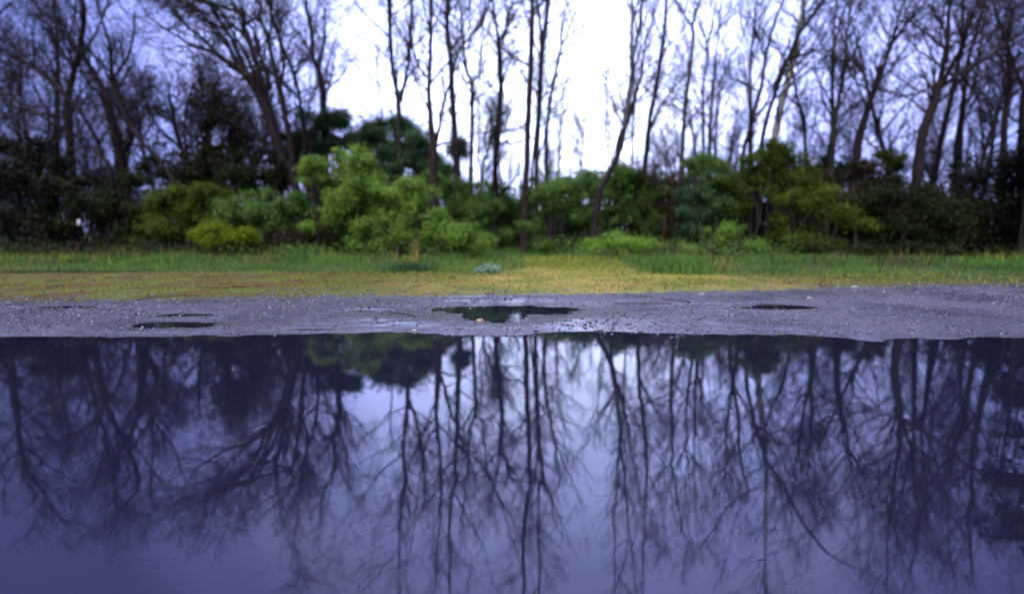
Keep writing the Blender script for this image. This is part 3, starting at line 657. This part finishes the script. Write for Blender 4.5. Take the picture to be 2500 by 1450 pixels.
T(bt, 'straight tree leaning slightly right with an arching low branch', 13, [
  [(1572, 608, 18), (1577, 410, 14), (1583, 343, 13), (1589, 290, 12), (1599, 244, 11), (1610, 178, 11), (1618, 124, 10), (1626, 54, 9), (1630, 0, 8), (1575, 1175, 7), (1572, 1300, 5), (1570, 1445, 4)],
  [(1622, 122, 5), (1645, 97, 4), (1668, 72, 3), (1690, 40, 2)], [(1599, 272, 4), (1624, 250, 4), (1645, 242, 3.5), (1678, 240, 3), (1703, 252, 2.5)]], m=M_BARKR, top=12.5, tw=1.2)
T(bt, 'green-footed tree with a broad V fork, right of the arching-branch tree', 13.6, [
  [(1660, 605, 15), (1663, 393, 11), (1668, 310, 11), (1674, 248, 10), (1682, 186, 10), (1688, 137, 9), (1692, 83, 9), (1691, 60, 8), (1703, 20, 7), (1709, 0, 6), (1647, 1175, 6), (1665, 1300, 4)],
  [(1690, 66, 6), (1680, 50, 5), (1670, 29, 5), (1655, 0, 4)]], m=M_BARKM, top=12, tw=1.1)
T(bt, 'narrow dark stem, first of the close pair left of the long leaning stem', 14, [
  [(1716, 600, 11), (1717, 385, 9), (1715, 290, 8), (1717, 207, 7), (1728, 141, 7), (1726, 112, 6), (1736, 75, 5), (1744, 25, 4), (1750, 0, 3)],
  [(1727, 110, 4), (1716, 70, 3), (1706, 40, 2)], [(1714, 262, 4), (1701, 232, 3.5), (1691, 195, 3)]], top=10, tw=1.2)
T(bt, 'narrow sinuous stem, second of the close pair', 13.6, [
  [(1731, 605, 14), (1732, 397, 11), (1736, 330, 10), (1738, 290, 8), (1744, 215, 7), (1748, 145, 6), (1755, 83, 5), (1759, 29, 4), (1765, 0, 3)],
  [(1741, 320, 5), (1748, 270, 4), (1752, 232, 3.5), (1761, 186, 2.5)]], m=M_BARKM, top=10, tw=1.2)
T(bt, 'long thin stem leaning right ahead of the pale sycamore', 12.6, [
  [(1803, 605, 15), (1812, 397, 12), (1829, 327, 11), (1843, 277, 10), (1860, 215, 9), (1870, 145, 8), (1881, 95, 8), (1897, 41, 7), (1914, 0, 6), (1812, 1150, 4), (1822, 1225, 3)],
  [(1832, 320, 4), (1831, 250, 3.5), (1825, 199, 3), (1815, 145, 2)], [(1845, 600, 7), (1840, 390, 6), (1835, 335, 5), (1830, 300, 3)]], top=10.5, tw=1.1)
T('pale_tree', 'pale grey-white sycamore trunk, the lightest tree in the wood', 14.5, [
  [(1888, 605, 28), (1890, 400, 22), (1893, 331, 20), (1908, 248, 18), (1926, 178, 16), (1939, 137, 15), (1945, 83, 12), (1953, 33, 10), (1959, 0, 10), (1866, 1230, 8), (1870, 1445, 5)]],
  m=M_WHITE, top=13.5, tw=.8, limbmat=M_BARK)
T(bt, 'slim dark stem leaning back against the right flank of the pale trunk', 13.8, [[(1970, 605, 11), (1964, 352, 8), (1957, 281, 8), (1943, 240, 6), (1935, 182, 5), (1930, 120, 3)]], top=6, tw=1.6, blen=(.4, 1.4))
T(bt, 'dark stem crossing the pale trunk and sweeping out to the right', 13, [
  [(1846, 605, 15), (1856, 372, 12), (1868, 298, 11), (1881, 257, 10), (1901, 199, 11), (1914, 161, 12), (1930, 137, 13), (1945, 91, 12), (1972, 54, 10), (1997, 21, 9), (2015, 0, 8), (1900, 1190, 8), (1950, 1260, 7), (2025, 1350, 6), (2100, 1385, 4)],
  [(1857, 1183, 5), (1815, 1200, 5), (1775, 1240, 4), (1735, 1300, 3), (1710, 1340, 2)], [(1940, 140, 7), (1958, 135, 5), (1990, 120, 3)]], top=10.2, tw=1.0)
T(bt, 'multi-stemmed vase-shaped tree with a leafy foot, right of the pale trunk', 13.5, [
  [(2026, 605, 20), (2030, 400, 16), (2037, 306, 13), (2033, 228, 8), (2037, 141, 7), (2039, 75, 5), (2045, 10, 4)],
  [(2040, 300, 9), (2052, 240, 9), (2064, 166, 7), (2068, 91, 6), (2075, 25, 4), (2078, 0, 3)], [(2065, 160, 5), (2087, 120, 4), (2097, 83, 4), (2124, 45, 3)], [(2043, 292, 5), (2065, 270, 5), (2083, 257, 4), (2124, 228, 3)], [(2048, 270, 4), (2075, 210, 4), (2110, 155, 3), (2150, 135, 2)]],
  m=M_BARKM, top=9, tw=2.2, leaf=M_LOLIVE, nleaf=1700, lsize=.055)
T(bt, 'stout tree leaning right with a tall narrow fork, before the dark corner', 12.8, [
  [(2072, 605, 32), (2091, 381, 27), (2106, 306, 22), (2124, 248, 18), (2141, 207, 14), (2155, 166, 13), (2174, 116, 10), (2184, 75, 8), (2199, 25, 6), (2211, 0, 5)],
  [(2165, 140, 8), (2180, 115, 8), (2199, 87, 7), (2219, 54, 6), (2248, 21, 5), (2269, 0, 4)], [(2129, 225, 6), (2130, 195, 5), (2124, 165, 4)], [(2120, 240, 5), (2083, 257, 4), (2050, 290, 3)]], top=9.5, tw=2.2, thick=.72)
T('broad_tree', 'thickest dark tree at right with a long limb reaching right', 12, [
  [(2235, 605, 36), (2248, 385, 27), (2265, 302, 27), (2286, 248, 26), (2294, 207, 20), (2306, 132, 14), (2312, 83, 12), (2315, 25, 10), (2317, 0, 9)],
  [(2296, 210, 18), (2319, 166, 14), (2343, 120, 12), (2364, 62, 9), (2389, 0, 7)],
  [(2293, 215, 16), (2343, 182, 14), (2385, 157, 13), (2430, 124, 11), (2520, 60, 8), (2600, 0, 5)],
  [(2292, 205, 7), (2248, 228, 7), (2207, 265, 6), (2166, 306, 6), (2130, 350, 5)], [(2320, 195, 7), (2380, 190, 6), (2450, 178, 5), (2530, 160, 3)], [(2305, 60, 6), (2280, 20, 4), (2260, -20, 3)]], top=10, tw=2.2, thick=.72)
T(bt, 'twin-stemmed dark tree beyond the thickest one', 14, [
  [(2335, 605, 28), (2339, 372, 24), (2348, 269, 17), (2356, 199, 12), (2364, 145, 10), (2385, 70, 8), (2410, 0, 6)], [(2355, 260, 10), (2370, 235, 9), (2381, 199, 8), (2387, 157, 7), (2400, 80, 5), (2420, 0, 4)]], top=10, tw=2.2, thick=.72)
T(bt, 'dark upright tree in the far right corner, forked at mid height', 12.6, [
  [(2445, 605, 26), (2448, 400, 22), (2451, 298, 19), (2459, 232, 16), (2461, 174, 12), (2457, 103, 10), (2470, 40, 8), (2480, 0, 6)], [(2459, 250, 10), (2475, 235, 9), (2500, 205, 8), (2560, 130, 5)]], top=10, tw=2.2, thick=.72)
T(bt, 'last dark trunk cut by the right edge of the view', 13, [
  [(2508, 605, 28), (2502, 400, 24), (2505, 250, 16), (2520, 100, 12), (2540, 0, 9)], [(2505, 230, 9), (2470, 150, 7), (2440, 60, 5), (2430, 0, 4)]], top=10, tw=1.8)
T(bt, 'tree mirrored at the extreme left of the water, itself just out of view', 13, [
  [(18, 815, 20), (22, 840, 19), (32, 950, 17), (45, 1050, 12), (65, 1150, 9), (110, 1210, 6), (160, 1280, 4)], [(32, 950, 9), (0, 880, 7), (-60, 930, 5)], [(45, 1040, 7), (150, 985, 5), (210, 940, 3)], [(50, 1080, 6), (110, 1130, 5), (190, 1180, 3)]],
  top=8, tw=2.0, leaf=M_LRUST, nleaf=2500, lsize=.06)

# ------------------------------------------------------------------ shrubs
def shrub(name, label, Y, lobes, m, leafsize=.055, dens=1.0, cat='shrub', stemmat=None, group=None, base=None, flat=.85, trunk=None, twig_only=0.0, sprays=165):
    P0 = W(lobes[0][0], 600, Y)[0]
    bx = np.mean([W(l[0], 600, Y)[0][0] for l in lobes]) if base is None else W(base, 600, Y)[0][0]
    gz = float(ground_z(bx, Y)); e = thing(name, (bx, Y, gz), label, cat, group)
    SP = []; SR = []; LV = []; LD = []; WP = []
    main = list(lobes)
    for (u, v, r) in main:
        for _ in range(4 if cat != 'tree' else 2):
            a_ = RNG.uniform(-.35, math.pi + .35); q_ = RNG.uniform(.7, 1.65 if cat != 'tree' else .95)
            lobes = lobes + [(u + math.cos(a_) * r * q_ * 1.3, v - math.sin(a_) * r * q_ * .75, r * RNG.uniform(.2, .5))]
    for (u, v, r) in lobes:
        dyy = RNG.uniform(-.35, .35) * (r / 50)
        c, tt = W(u, v, Y + dyy); rad = r / F * tt
        c[2] = max(c[2], gz + rad * .3)
        # stem from the ground to the lobe heart
        b0 = np.array([bx + (c[0] - bx) * RNG.uniform(.5, .95) + RNG.normal(0, .08), Y + RNG.normal(0, .15), gz - .05])
        for _ in range(3 if r > 25 else 1):
            mid = (b0 + c) / 2 + RNG.normal(0, .12, 3); en = c + RNG.normal(0, rad * .4, 3)
            pl, rl = smooth_line([b0 + RNG.normal(0, .06, 3) * [1, 1, 0], mid, en], [.022, .016, .006], 6); SP.append(pl); SR.append(rl)
        ns_ = int(sprays * max(.22, (rad / .5)) ** 1.7 * dens)
        D = RNG.normal(0, 1, (ns_, 3)); D[:, 2] = D[:, 2] + .25; D /= np.linalg.norm(D, axis=1, keepdims=True)
        sc_ = np.array([1, 1, flat])
        a = c + D * (rad * RNG.uniform(0, .62, ns_))[:, None] * sc_
        D2 = D * .8 + RNG.normal(0, .5, (ns_, 3)) + np.array([0, 0, .22]); D2 /= np.linalg.norm(D2, axis=1, keepdims=True)
        en = a + D2 * (rad * RNG.uniform(.25, .72, ns_))[:, None] * sc_
        en[:, 2] -= .10 * rad * RNG.uniform(0, 1, ns_)
        gp = fbm(en[:, 0] + .7 * en[:, 1], en[:, 2] * 1.2 + .5 * en[:, 1], 2.4, 3) > -.12
        a, en, D = a[gp], en[gp], D[gp]; ns_ = len(a)
        if ns_ < 2: continue
        en[:, 2] = np.maximum(en[:, 2], gz + .03); a[:, 2] = np.maximum(a[:, 2], gz + .02)
        md = (a + en) / 2 + np.array([0, 0, .08 * rad])
        tw_ = np.stack([a, md, en], 1); WP.append(tw_[::3])
        leafsize_ = leafsize; nl = int(27 * (.055 / leafsize) ** 1.3)
        tt_ = RNG.uniform(.1, 1.1, (ns_, nl)); q_ = (1 - tt_)[..., None] * a[:, None] + tt_[..., None] * en[:, None]
        q_ = q_ + RNG.normal(0, .085, q_.shape) * np.array([1, 1, .7])
        kk = RNG.uniform(0, 1, ns_) > twig_only
        LV.append(q_[kk].reshape(-1, 3)); LD.append(np.repeat(D[kk], nl, 0))
    for (u, v, r) in main:
        if v > 590: continue
        c, tt = W(u, v, Y); rad = r / F * tt; c[2] = max(c[2], gz + rad * .3)
        for _ in range(5):
            d0 = RNG.normal(0, .7, 3); d0[2] = abs(d0[2]) + .7; d0 /= np.linalg.norm(d0)
            ln_ = rad * RNG.uniform(1.1, 1.55); q0 = c; q1_ = c + d0 * ln_ * .7; q2 = q1_ + (d0 * [1.3, 1.3, .35]) * ln_ * .45
            pl, rl = smooth_line([q0, q1_, q2], [.008, .006, .003], 6); SP.append(pl); SR.append(rl)
            tq = RNG.uniform(.45, 1, 46) * 5; ii = np.minimum(tq.astype(int), 4); lp = pl[ii] * (1 - (tq - ii))[:, None] + pl[ii + 1] * (tq - ii)[:, None]
            if RNG.uniform() > twig_only:
                LV.append(lp + RNG.normal(0, .03, lp.shape)); LD.append(np.tile(d0, (46, 1)))
    SP = np.array(SP); SR = np.array(SR); V, q1 = tubes(SP, SR, 5)
    mesh('stems', V, [q1], stemmat or M_TWIG, e, smooth=True, kind='stuff')
    WP = np.concatenate(WP); V, q1 = tubes(WP, np.tile(np.array([.007, .005, .003]), (len(WP), 1)), 3)
    mesh('twigs', V, [q1], stemmat or M_TWIG, e, kind='stuff')
    LV = np.concatenate(LV); LD = np.concatenate(LD); ok = LV[:, 2] > gz + .01
    V, f = leaves3(LV[ok], LD[ok], np.full(ok.sum(), leafsize * 1.04), up=.45)
    mesh('foliage', V, [f], m, e, kind='stuff')
    if trunk:
        P = []; R = []
        for u, v, w in trunk:
            pt, tt = W(u, v, Y); P.append(pt); R.append(w / 2 / F * tt)
        P[0][2] = gz - .05; p_, r_ = smooth_line(P, R, 12, .01); V, q1 = tubes(p_[None], r_[None], 9); mesh('trunk', V, [q1], M_BARK, e, smooth=True)
    return e
sh = 'shrub'; gs = 'shrubs along the edge of the wood'
shrub('evergreen_tree', 'dark evergreen with the forked trunk rising from its crown', 15.2, [(790, 300, 48), (745, 350, 50), (830, 300, 34), (700, 385, 48), (800, 370, 50), (760, 430, 50), (850, 345, 30), (700, 440, 40)], M_LEVER, .055, 1.5, cat='tree', trunk=[(780, 610, 18), (780, 450, 14), (788, 330, 8)], flat=.8)
shrub('evergreen_tree', 'blue-green evergreen with flat layered top beside the low-dividing trunk', 14.9, [(915, 325, 46), (975, 310, 42), (1020, 345, 40), (885, 360, 40), (950, 375, 50), (1010, 400, 44), (900, 410, 40), (1050, 390, 30), (1120, 370, 34), (1085, 420, 40), (870, 450, 40), (935, 445, 42), (1005, 450, 42), (1075, 470, 36)], M_LEVER, .055, 1.5, cat='tree', trunk=[(960, 610, 16), (962, 450, 13), (965, 330, 7)], flat=.75)
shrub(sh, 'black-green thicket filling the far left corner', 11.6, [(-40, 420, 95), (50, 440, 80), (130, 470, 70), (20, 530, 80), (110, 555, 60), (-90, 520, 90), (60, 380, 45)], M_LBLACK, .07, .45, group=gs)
shrub(sh, 'dark olive shrub between the black corner and the left hedge', 11.4, [(215, 500, 55), (290, 490, 52), (350, 520, 48), (250, 560, 48), (330, 565, 42), (190, 560, 40)], M_LDARK, .055, group=gs)
shrub(sh, 'dark leafy understorey beneath the thorny tangle', 13.2, [(420, 430, 45), (500, 430, 55), (590, 440, 60), (670, 430, 48), (545, 395, 34), (640, 480, 40), (480, 480, 40)], M_LDARK, .06, .8, group=gs)
shrub(sh, 'dull green layered shrub at the left end of the hedge', 10.8, [(405, 515, 42), (460, 505, 44), (400, 565, 38), (470, 560, 40), (515, 485, 30), (350, 575, 25)], M_LOLIVE, .05, group=gs)
shrub(sh, 'long low mid-green hedge shrub under the big leaning tree', 10.9, [(560, 520, 42), (620, 515, 42), (680, 520, 38), (735, 512, 34), (600, 560, 36), (655, 555, 26), (770, 535, 28)], M_LMID, .05, group=gs)
shrub(sh, 'small yellow-green bush glowing at the hedge foot', 9.9, [(545, 582, 32), (590, 588, 24), (520, 592, 20)], M_LYEL, .045, group=gs)
shrub('brushwood', 'reddish brown heap of dead brush under the hedge', 10.6, [(700, 590, 32), (750, 582, 36), (800, 590, 32)], M_LRUST, .03, 1.6, cat='brush', stemmat=M_BROWN, twig_only=.8)
shrub(sh, 'tallest bright green shrub, left of centre, with ragged top', 10.6, [(820, 398, 34), (875, 405, 38), (800, 445, 38), (865, 455, 50), (920, 460, 36), (830, 510, 48), (890, 520, 55), (945, 510, 36), (855, 570, 50), (905, 585, 38), (785, 405, 18)], M_LBRIGHT, .05, group=gs)
shrub(sh, 'bright billowing shrub between the tallest shrub and the dividing trunk', 9.9, [(1005, 475, 32), (1020, 515, 38), (940, 565, 44), (990, 565, 46), (930, 600, 32), (1000, 605, 34)], M_LBRIGHT, .048, group=gs)
shrub(sh, 'lime green mound spilling right in front of the dividing trunk', 9.6, [(1070, 575, 38), (1115, 580, 38), (1150, 596, 30), (1080, 612, 30), (1135, 618, 24), (1040, 590, 30)], M_LBRIGHT, .045, group=gs)
shrub(sh, 'mid-green shrub behind the mound, left of the path', 11.8, [(1100, 500, 42), (1145, 520, 38), (1115, 545, 42), (1175, 560, 32), (1090, 455, 34)], M_LMID, .05, group=gs)
shrub(sh, 'shaded shrub closing the end of the path behind the tallest trunk', 14.5, [(1205, 500, 36), (1245, 505, 34), (1225, 550, 40), (1255, 570, 34), (1205, 580, 34), (1300, 560, 34), (1300, 500, 30), (1240, 600, 24)], M_LMID, .055, group=gs)
shrub(sh, 'round fine-leaved green shrub immediately right of the path', 10.8, [(1370, 480, 44), (1335, 520, 38), (1400, 520, 52), (1350, 570, 50), (1420, 575, 50), (1425, 460, 36), (1330, 600, 26)], M_LMID, .045, 1.1, group=gs)
shrub(sh, 'tall rounded shrub behind the foot of the curved trunk', 12.2, [(1515, 432, 38), (1480, 470, 44), (1545, 460, 44), (1570, 500, 40), (1510, 520, 50), (1475, 560, 48), (1545, 565, 50), (1585, 560, 34)], M_LMID, .05, group=gs)
shrub(sh, 'low leafy sprawl with pale shoots at the foot of the curved trunk', 9.9, [(1490, 600, 32), (1530, 598, 32), (1570, 610, 24), (1450, 615, 22)], M_LBRIGHT, .045, .8, group=gs)
shrub('bramble_tangle', 'bare brown bramble tangle in the gap between two right hand shrubs', 12, [(1640, 450, 40), (1625, 510, 42), (1660, 560, 42), (1620, 570, 36), (1680, 500, 30), (1600, 430, 28)], M_LRUST, .04, 1.7, cat='bramble', stemmat=M_BROWN, twig_only=.72)
shrub(sh, 'small leafy clump perched high over the bramble tangle', 12.4, [(1712, 415, 26), (1740, 408, 18), (1690, 425, 16)], M_LMID, .05, group=gs)
shrub(sh, 'dusky green shrub left of the big domed one', 11.2, [(1735, 468, 36), (1700, 500, 36), (1765, 500, 36), (1730, 535, 42), (1690, 560, 36), (1775, 550, 36), (1720, 590, 34)], M_LDEEP, .05, group=gs)
shrub(sh, 'fresh green shoots in front of the dusky shrub', 9.9, [(1740, 588, 28), (1785, 582, 30), (1700, 605, 20), (1825, 605, 26), (1770, 618, 20)], M_LBRIGHT, .042, .7, group=gs)
shrub(sh, 'big domed shrub with a dark hollow heart, crowned in olive leaf', 11, [(1850, 430, 45), (1905, 412, 42), (1800, 462, 38), (1950, 445, 38), (1880, 380, 26), (1985, 475, 34), (1845, 490, 30), (1800, 510, 26)], M_LOLIVE, .05, group=gs)
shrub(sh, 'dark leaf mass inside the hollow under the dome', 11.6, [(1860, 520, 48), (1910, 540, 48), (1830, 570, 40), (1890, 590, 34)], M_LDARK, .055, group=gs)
shrub(sh, 'cascading olive shrub leaning off the right side of the dome', 10.4, [(1955, 500, 32), (1990, 490, 32), (1965, 550, 36), (2030, 515, 36), (1945, 590, 30), (1990, 595, 34), (2060, 545, 32)], M_LOLIVE, .047, group=gs)
shrub(sh, 'deep olive shrub with rusty stems right of the cascade', 10.8, [(2060, 580, 42), (2120, 560, 44), (2165, 590, 40), (2100, 500, 40), (2150, 470, 34)], M_LDARK, .05, group=gs)
shrub(sh, 'rust tinged dark shrub under the stout leaning tree', 11.6, [(2060, 440, 36), (2110, 440, 36), (2190, 520, 42), (2060, 490, 40)], M_LRUST, .05, group=gs)
shrub(sh, 'low straggling dark shrub along the verge at right', 9.2, [(2050, 625, 24), (2110, 628, 26), (2175, 630, 28), (2240, 632, 28), (2310, 635, 28), (2000, 622, 20)], M_LDARK, .045, group=gs)
shrub(sh, 'round dark olive shrub before the thickest tree', 10.6, [(2235, 500, 46), (2290, 520, 50), (2230, 575, 46), (2300, 590, 44), (2340, 540, 40), (2175, 545, 34)], M_LDARK, .05, group=gs)
shrub(sh, 'lone small green bush top peeping over the thicket at right', 13.4, [(2175, 385, 17), (2165, 400, 16)], M_LOLIVE, .05, group=gs)
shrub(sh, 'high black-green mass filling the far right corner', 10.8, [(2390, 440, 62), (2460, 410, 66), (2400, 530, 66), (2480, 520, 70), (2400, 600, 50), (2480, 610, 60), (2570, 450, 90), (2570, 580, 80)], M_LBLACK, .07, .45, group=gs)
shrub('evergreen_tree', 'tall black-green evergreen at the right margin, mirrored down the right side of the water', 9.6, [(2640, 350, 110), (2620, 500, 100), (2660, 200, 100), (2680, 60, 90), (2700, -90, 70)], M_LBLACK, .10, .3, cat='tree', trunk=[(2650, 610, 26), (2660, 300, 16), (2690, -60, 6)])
shrub(sh, 'soft green bank of leaf closing the wood behind the open-sky gap', 14.2, [(1330, 470, 44), (1390, 465, 42), (1450, 455, 42), (1360, 540, 56), (1440, 540, 56), (1310, 560, 40)], M_LMID, .06, .9, group=gs)
shrub(sh, 'shaded green bank glimpsed between the clumped tree and the tallest trunk', 15.5, [(1180, 500, 44), (1235, 500, 40), (1190, 560, 50), (1250, 560, 46), (1130, 480, 40), (1140, 550, 50)], M_LMID, .06, .9, group=gs)
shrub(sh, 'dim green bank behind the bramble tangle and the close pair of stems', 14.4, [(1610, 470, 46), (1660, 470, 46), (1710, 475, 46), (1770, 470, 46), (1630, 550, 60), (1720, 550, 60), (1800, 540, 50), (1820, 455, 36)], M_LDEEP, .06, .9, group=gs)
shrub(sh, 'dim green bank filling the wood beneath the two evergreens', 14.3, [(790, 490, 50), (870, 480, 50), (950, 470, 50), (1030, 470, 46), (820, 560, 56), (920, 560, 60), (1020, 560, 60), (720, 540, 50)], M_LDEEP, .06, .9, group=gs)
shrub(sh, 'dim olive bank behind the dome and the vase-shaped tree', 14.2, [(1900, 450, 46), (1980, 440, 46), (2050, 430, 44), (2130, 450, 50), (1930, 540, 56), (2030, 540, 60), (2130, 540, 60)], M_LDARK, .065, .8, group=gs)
# a pale scrap caught in the left brush
b, _ = W(187, 549, 10.6); me = None
V = np.array([[0, 0, 0], [.085, .01, -.01], [.10, 0, .12], [.01, .02, .13], [.05, -.03, .06]]) + b
mesh('litter', V, [np.array([[0, 1, 4], [1, 2, 4], [2, 3, 4], [3, 0, 4]])], plain('pale_plastic', (.7, .72, .8)), label='small pale scrap of litter caught low in the dark left brush', category='litter')

# ------------------------------------------------------------------ thicket and distant wood
def wood(name, n, yr, hr, wmul, m, seed_dir=.12, tips=6, xf=1.35, minr=.003, **pr):
    y = RNG.uniform(*yr, n); x = RNG.uniform(-1, 1, n) * y * xf; h = RNG.uniform(*hr, n)
    K = 8; P = np.zeros((n, K, 3)); P[:, 0] = np.stack([x, y, ground_z(x, y)], -1)
    D = np.tile([0, 0, 1.], (n, 1)) + RNG.normal(0, seed_dir, (n, 3))
    for k in range(1, K):
        D = D + RNG.normal(0, .08, (n, 3)) + [0, 0, .05]; D /= np.linalg.norm(D, axis=1, keepdims=True); P[:, k] = P[:, k - 1] + D * (h / (K - 1))[:, None]
    R = (h * .0065 * wmul)[:, None] * np.linspace(1, .25, K)[None]
    A, Ra = spawn(P, R, n * tips, (.8, 2.6), (20, 65), .6, 6, .2, .98, .5, .02, .18, .3, minr)
    B, Rb = spawn(A, Ra, n * tips * 5, (.4, 1.2), (20, 65), .3, 4, .1, 1, .7, .009, .18, .5, minr)
    V, Fs = join([tubes(P, R, 5), tubes(A, Ra, 3), tubes(B, Rb, 3)])
    return mesh(name, V, Fs, m, kind='stuff', **pr)
def slim_tree(k):
    n_ = 10; h = 5.6 + .9 * k; P = np.zeros((1, n_, 3)); D = np.array([RNG.normal(0, .14), RNG.normal(0, .05), 1.])
    for q in range(1, n_):
        D = D + np.append(RNG.normal(0, .07, 2), .03); D /= np.linalg.norm(D); P[0, q] = P[0, q - 1] + D * h / (n_ - 1)
    R = np.linspace(.075 + .012 * k, .012, n_)[None]; e = thing('slim_tree', (0, 0, 0), 'slim bare tree lost in the tangled wood behind the named trunks', 'tree', 'slim bare trees in the background tangle')
    V, f = tubes(P, R, 7); mesh('trunk', V, [f], M_TWIG, e, smooth=True)
    A, Ra = spawn(P, R, 26, (1.0, 3.0), (20, 60), .8, 7, .22, .97, .55, .03, .16, .3)
    B, Rb = spawn(A, Ra, 190, (.6, 1.7), (20, 60), .4, 5, .1, 1, .6, .012, .16, .4, .005)
    C, Rc = spawn(B, Rb, 1100, (.3, .9), (18, 60), .3, 3, .05, 1, .7, .007, .16, .5, .0045)
    V, Fs = join([tubes(A, Ra, 4), tubes(B, Rb, 3), tubes(C, Rc, 3)]); mesh('crown', V, Fs, M_TWIG, e, kind='stuff')
    return e
protos = [slim_tree(k) for k in range(5)]
spots = [(u, RNG.uniform(14.5, 19)) for u in list(np.linspace(-100, 720, 13) + RNG.uniform(-25, 25, 13)) + list(np.linspace(1800, 2600, 13) + RNG.uniform(-25, 25, 13))] + [(862, 19.5), (1025, 18), (1165, 19), (1245, 18.5), (1350, 19.5), (1560, 19), (1610, 17.5), (1700, 18.5), (1765, 18)] + [(u, RNG.uniform(20, 26)) for u in np.linspace(830, 1790, 15) + RNG.uniform(-22, 22, 15)]
for k, (u, yy) in enumerate(spots):
    p0 = protos[k % 5]; e = p0
    if k >= 5:
        e = p0.copy(); COL.objects.link(e)
        for ch in p0.children:
            c_ = ch.copy(); COL.objects.link(c_); c_.parent = e
    x_ = W(u, 600, yy)[0][0]; e.location = (x_, yy, float(ground_z(x_, yy)) - .05); e.rotation_euler = (0, 0, RNG.uniform(0, 6.28))
    sc_ = RNG.uniform(.75, 1.15) * (.75 if 800 < u < 1780 else 1); e.scale = (sc_, sc_, sc_)
wood('thicket', 170, (13.5, 19), (2.2, 4.4), 1.0, M_TWIG, .3, 8, minr=.0035)
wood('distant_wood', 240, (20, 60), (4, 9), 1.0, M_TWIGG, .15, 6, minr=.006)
# low green and brown undergrowth on the wood floor behind the shrubs
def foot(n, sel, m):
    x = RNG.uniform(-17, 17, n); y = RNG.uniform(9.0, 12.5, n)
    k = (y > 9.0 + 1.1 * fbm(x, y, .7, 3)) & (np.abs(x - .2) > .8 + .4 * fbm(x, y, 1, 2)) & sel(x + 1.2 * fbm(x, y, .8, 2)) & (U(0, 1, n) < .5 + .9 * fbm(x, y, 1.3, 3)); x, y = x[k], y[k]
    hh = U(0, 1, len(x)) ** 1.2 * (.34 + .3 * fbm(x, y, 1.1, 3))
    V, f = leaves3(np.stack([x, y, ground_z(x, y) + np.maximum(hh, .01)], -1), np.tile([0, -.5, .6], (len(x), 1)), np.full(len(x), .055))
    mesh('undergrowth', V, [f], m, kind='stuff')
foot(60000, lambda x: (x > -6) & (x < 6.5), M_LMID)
foot(60000, lambda x: (x <= -6) | (x >= 6.5), M_LDARK)  # same undergrowth out at the sides, edge darkening put into its leaf colour
n = 75000; y = RNG.uniform(12.8, 24, n); x = RNG.uniform(-1.3, 1.3, n) * y
k = ~((np.abs(x - .15) < .45) & (y < 14.5)); x, y = x[k], y[k]
hh = RNG.uniform(0, 1, len(x)) ** 1.1 * (1.75 + 1.3 * np.clip(-x / y - .15, 0, .5) / .5 + 1.0 * np.clip(x / y - .35, 0, .5) / .5) * (1 + .45 * fbm(x, y, .4, 3))
V, f = leaves3(np.stack([x, y, ground_z(x, y) + hh], -1), np.tile([0, -.5, .5], (len(x), 1)), np.full(len(x), .13))
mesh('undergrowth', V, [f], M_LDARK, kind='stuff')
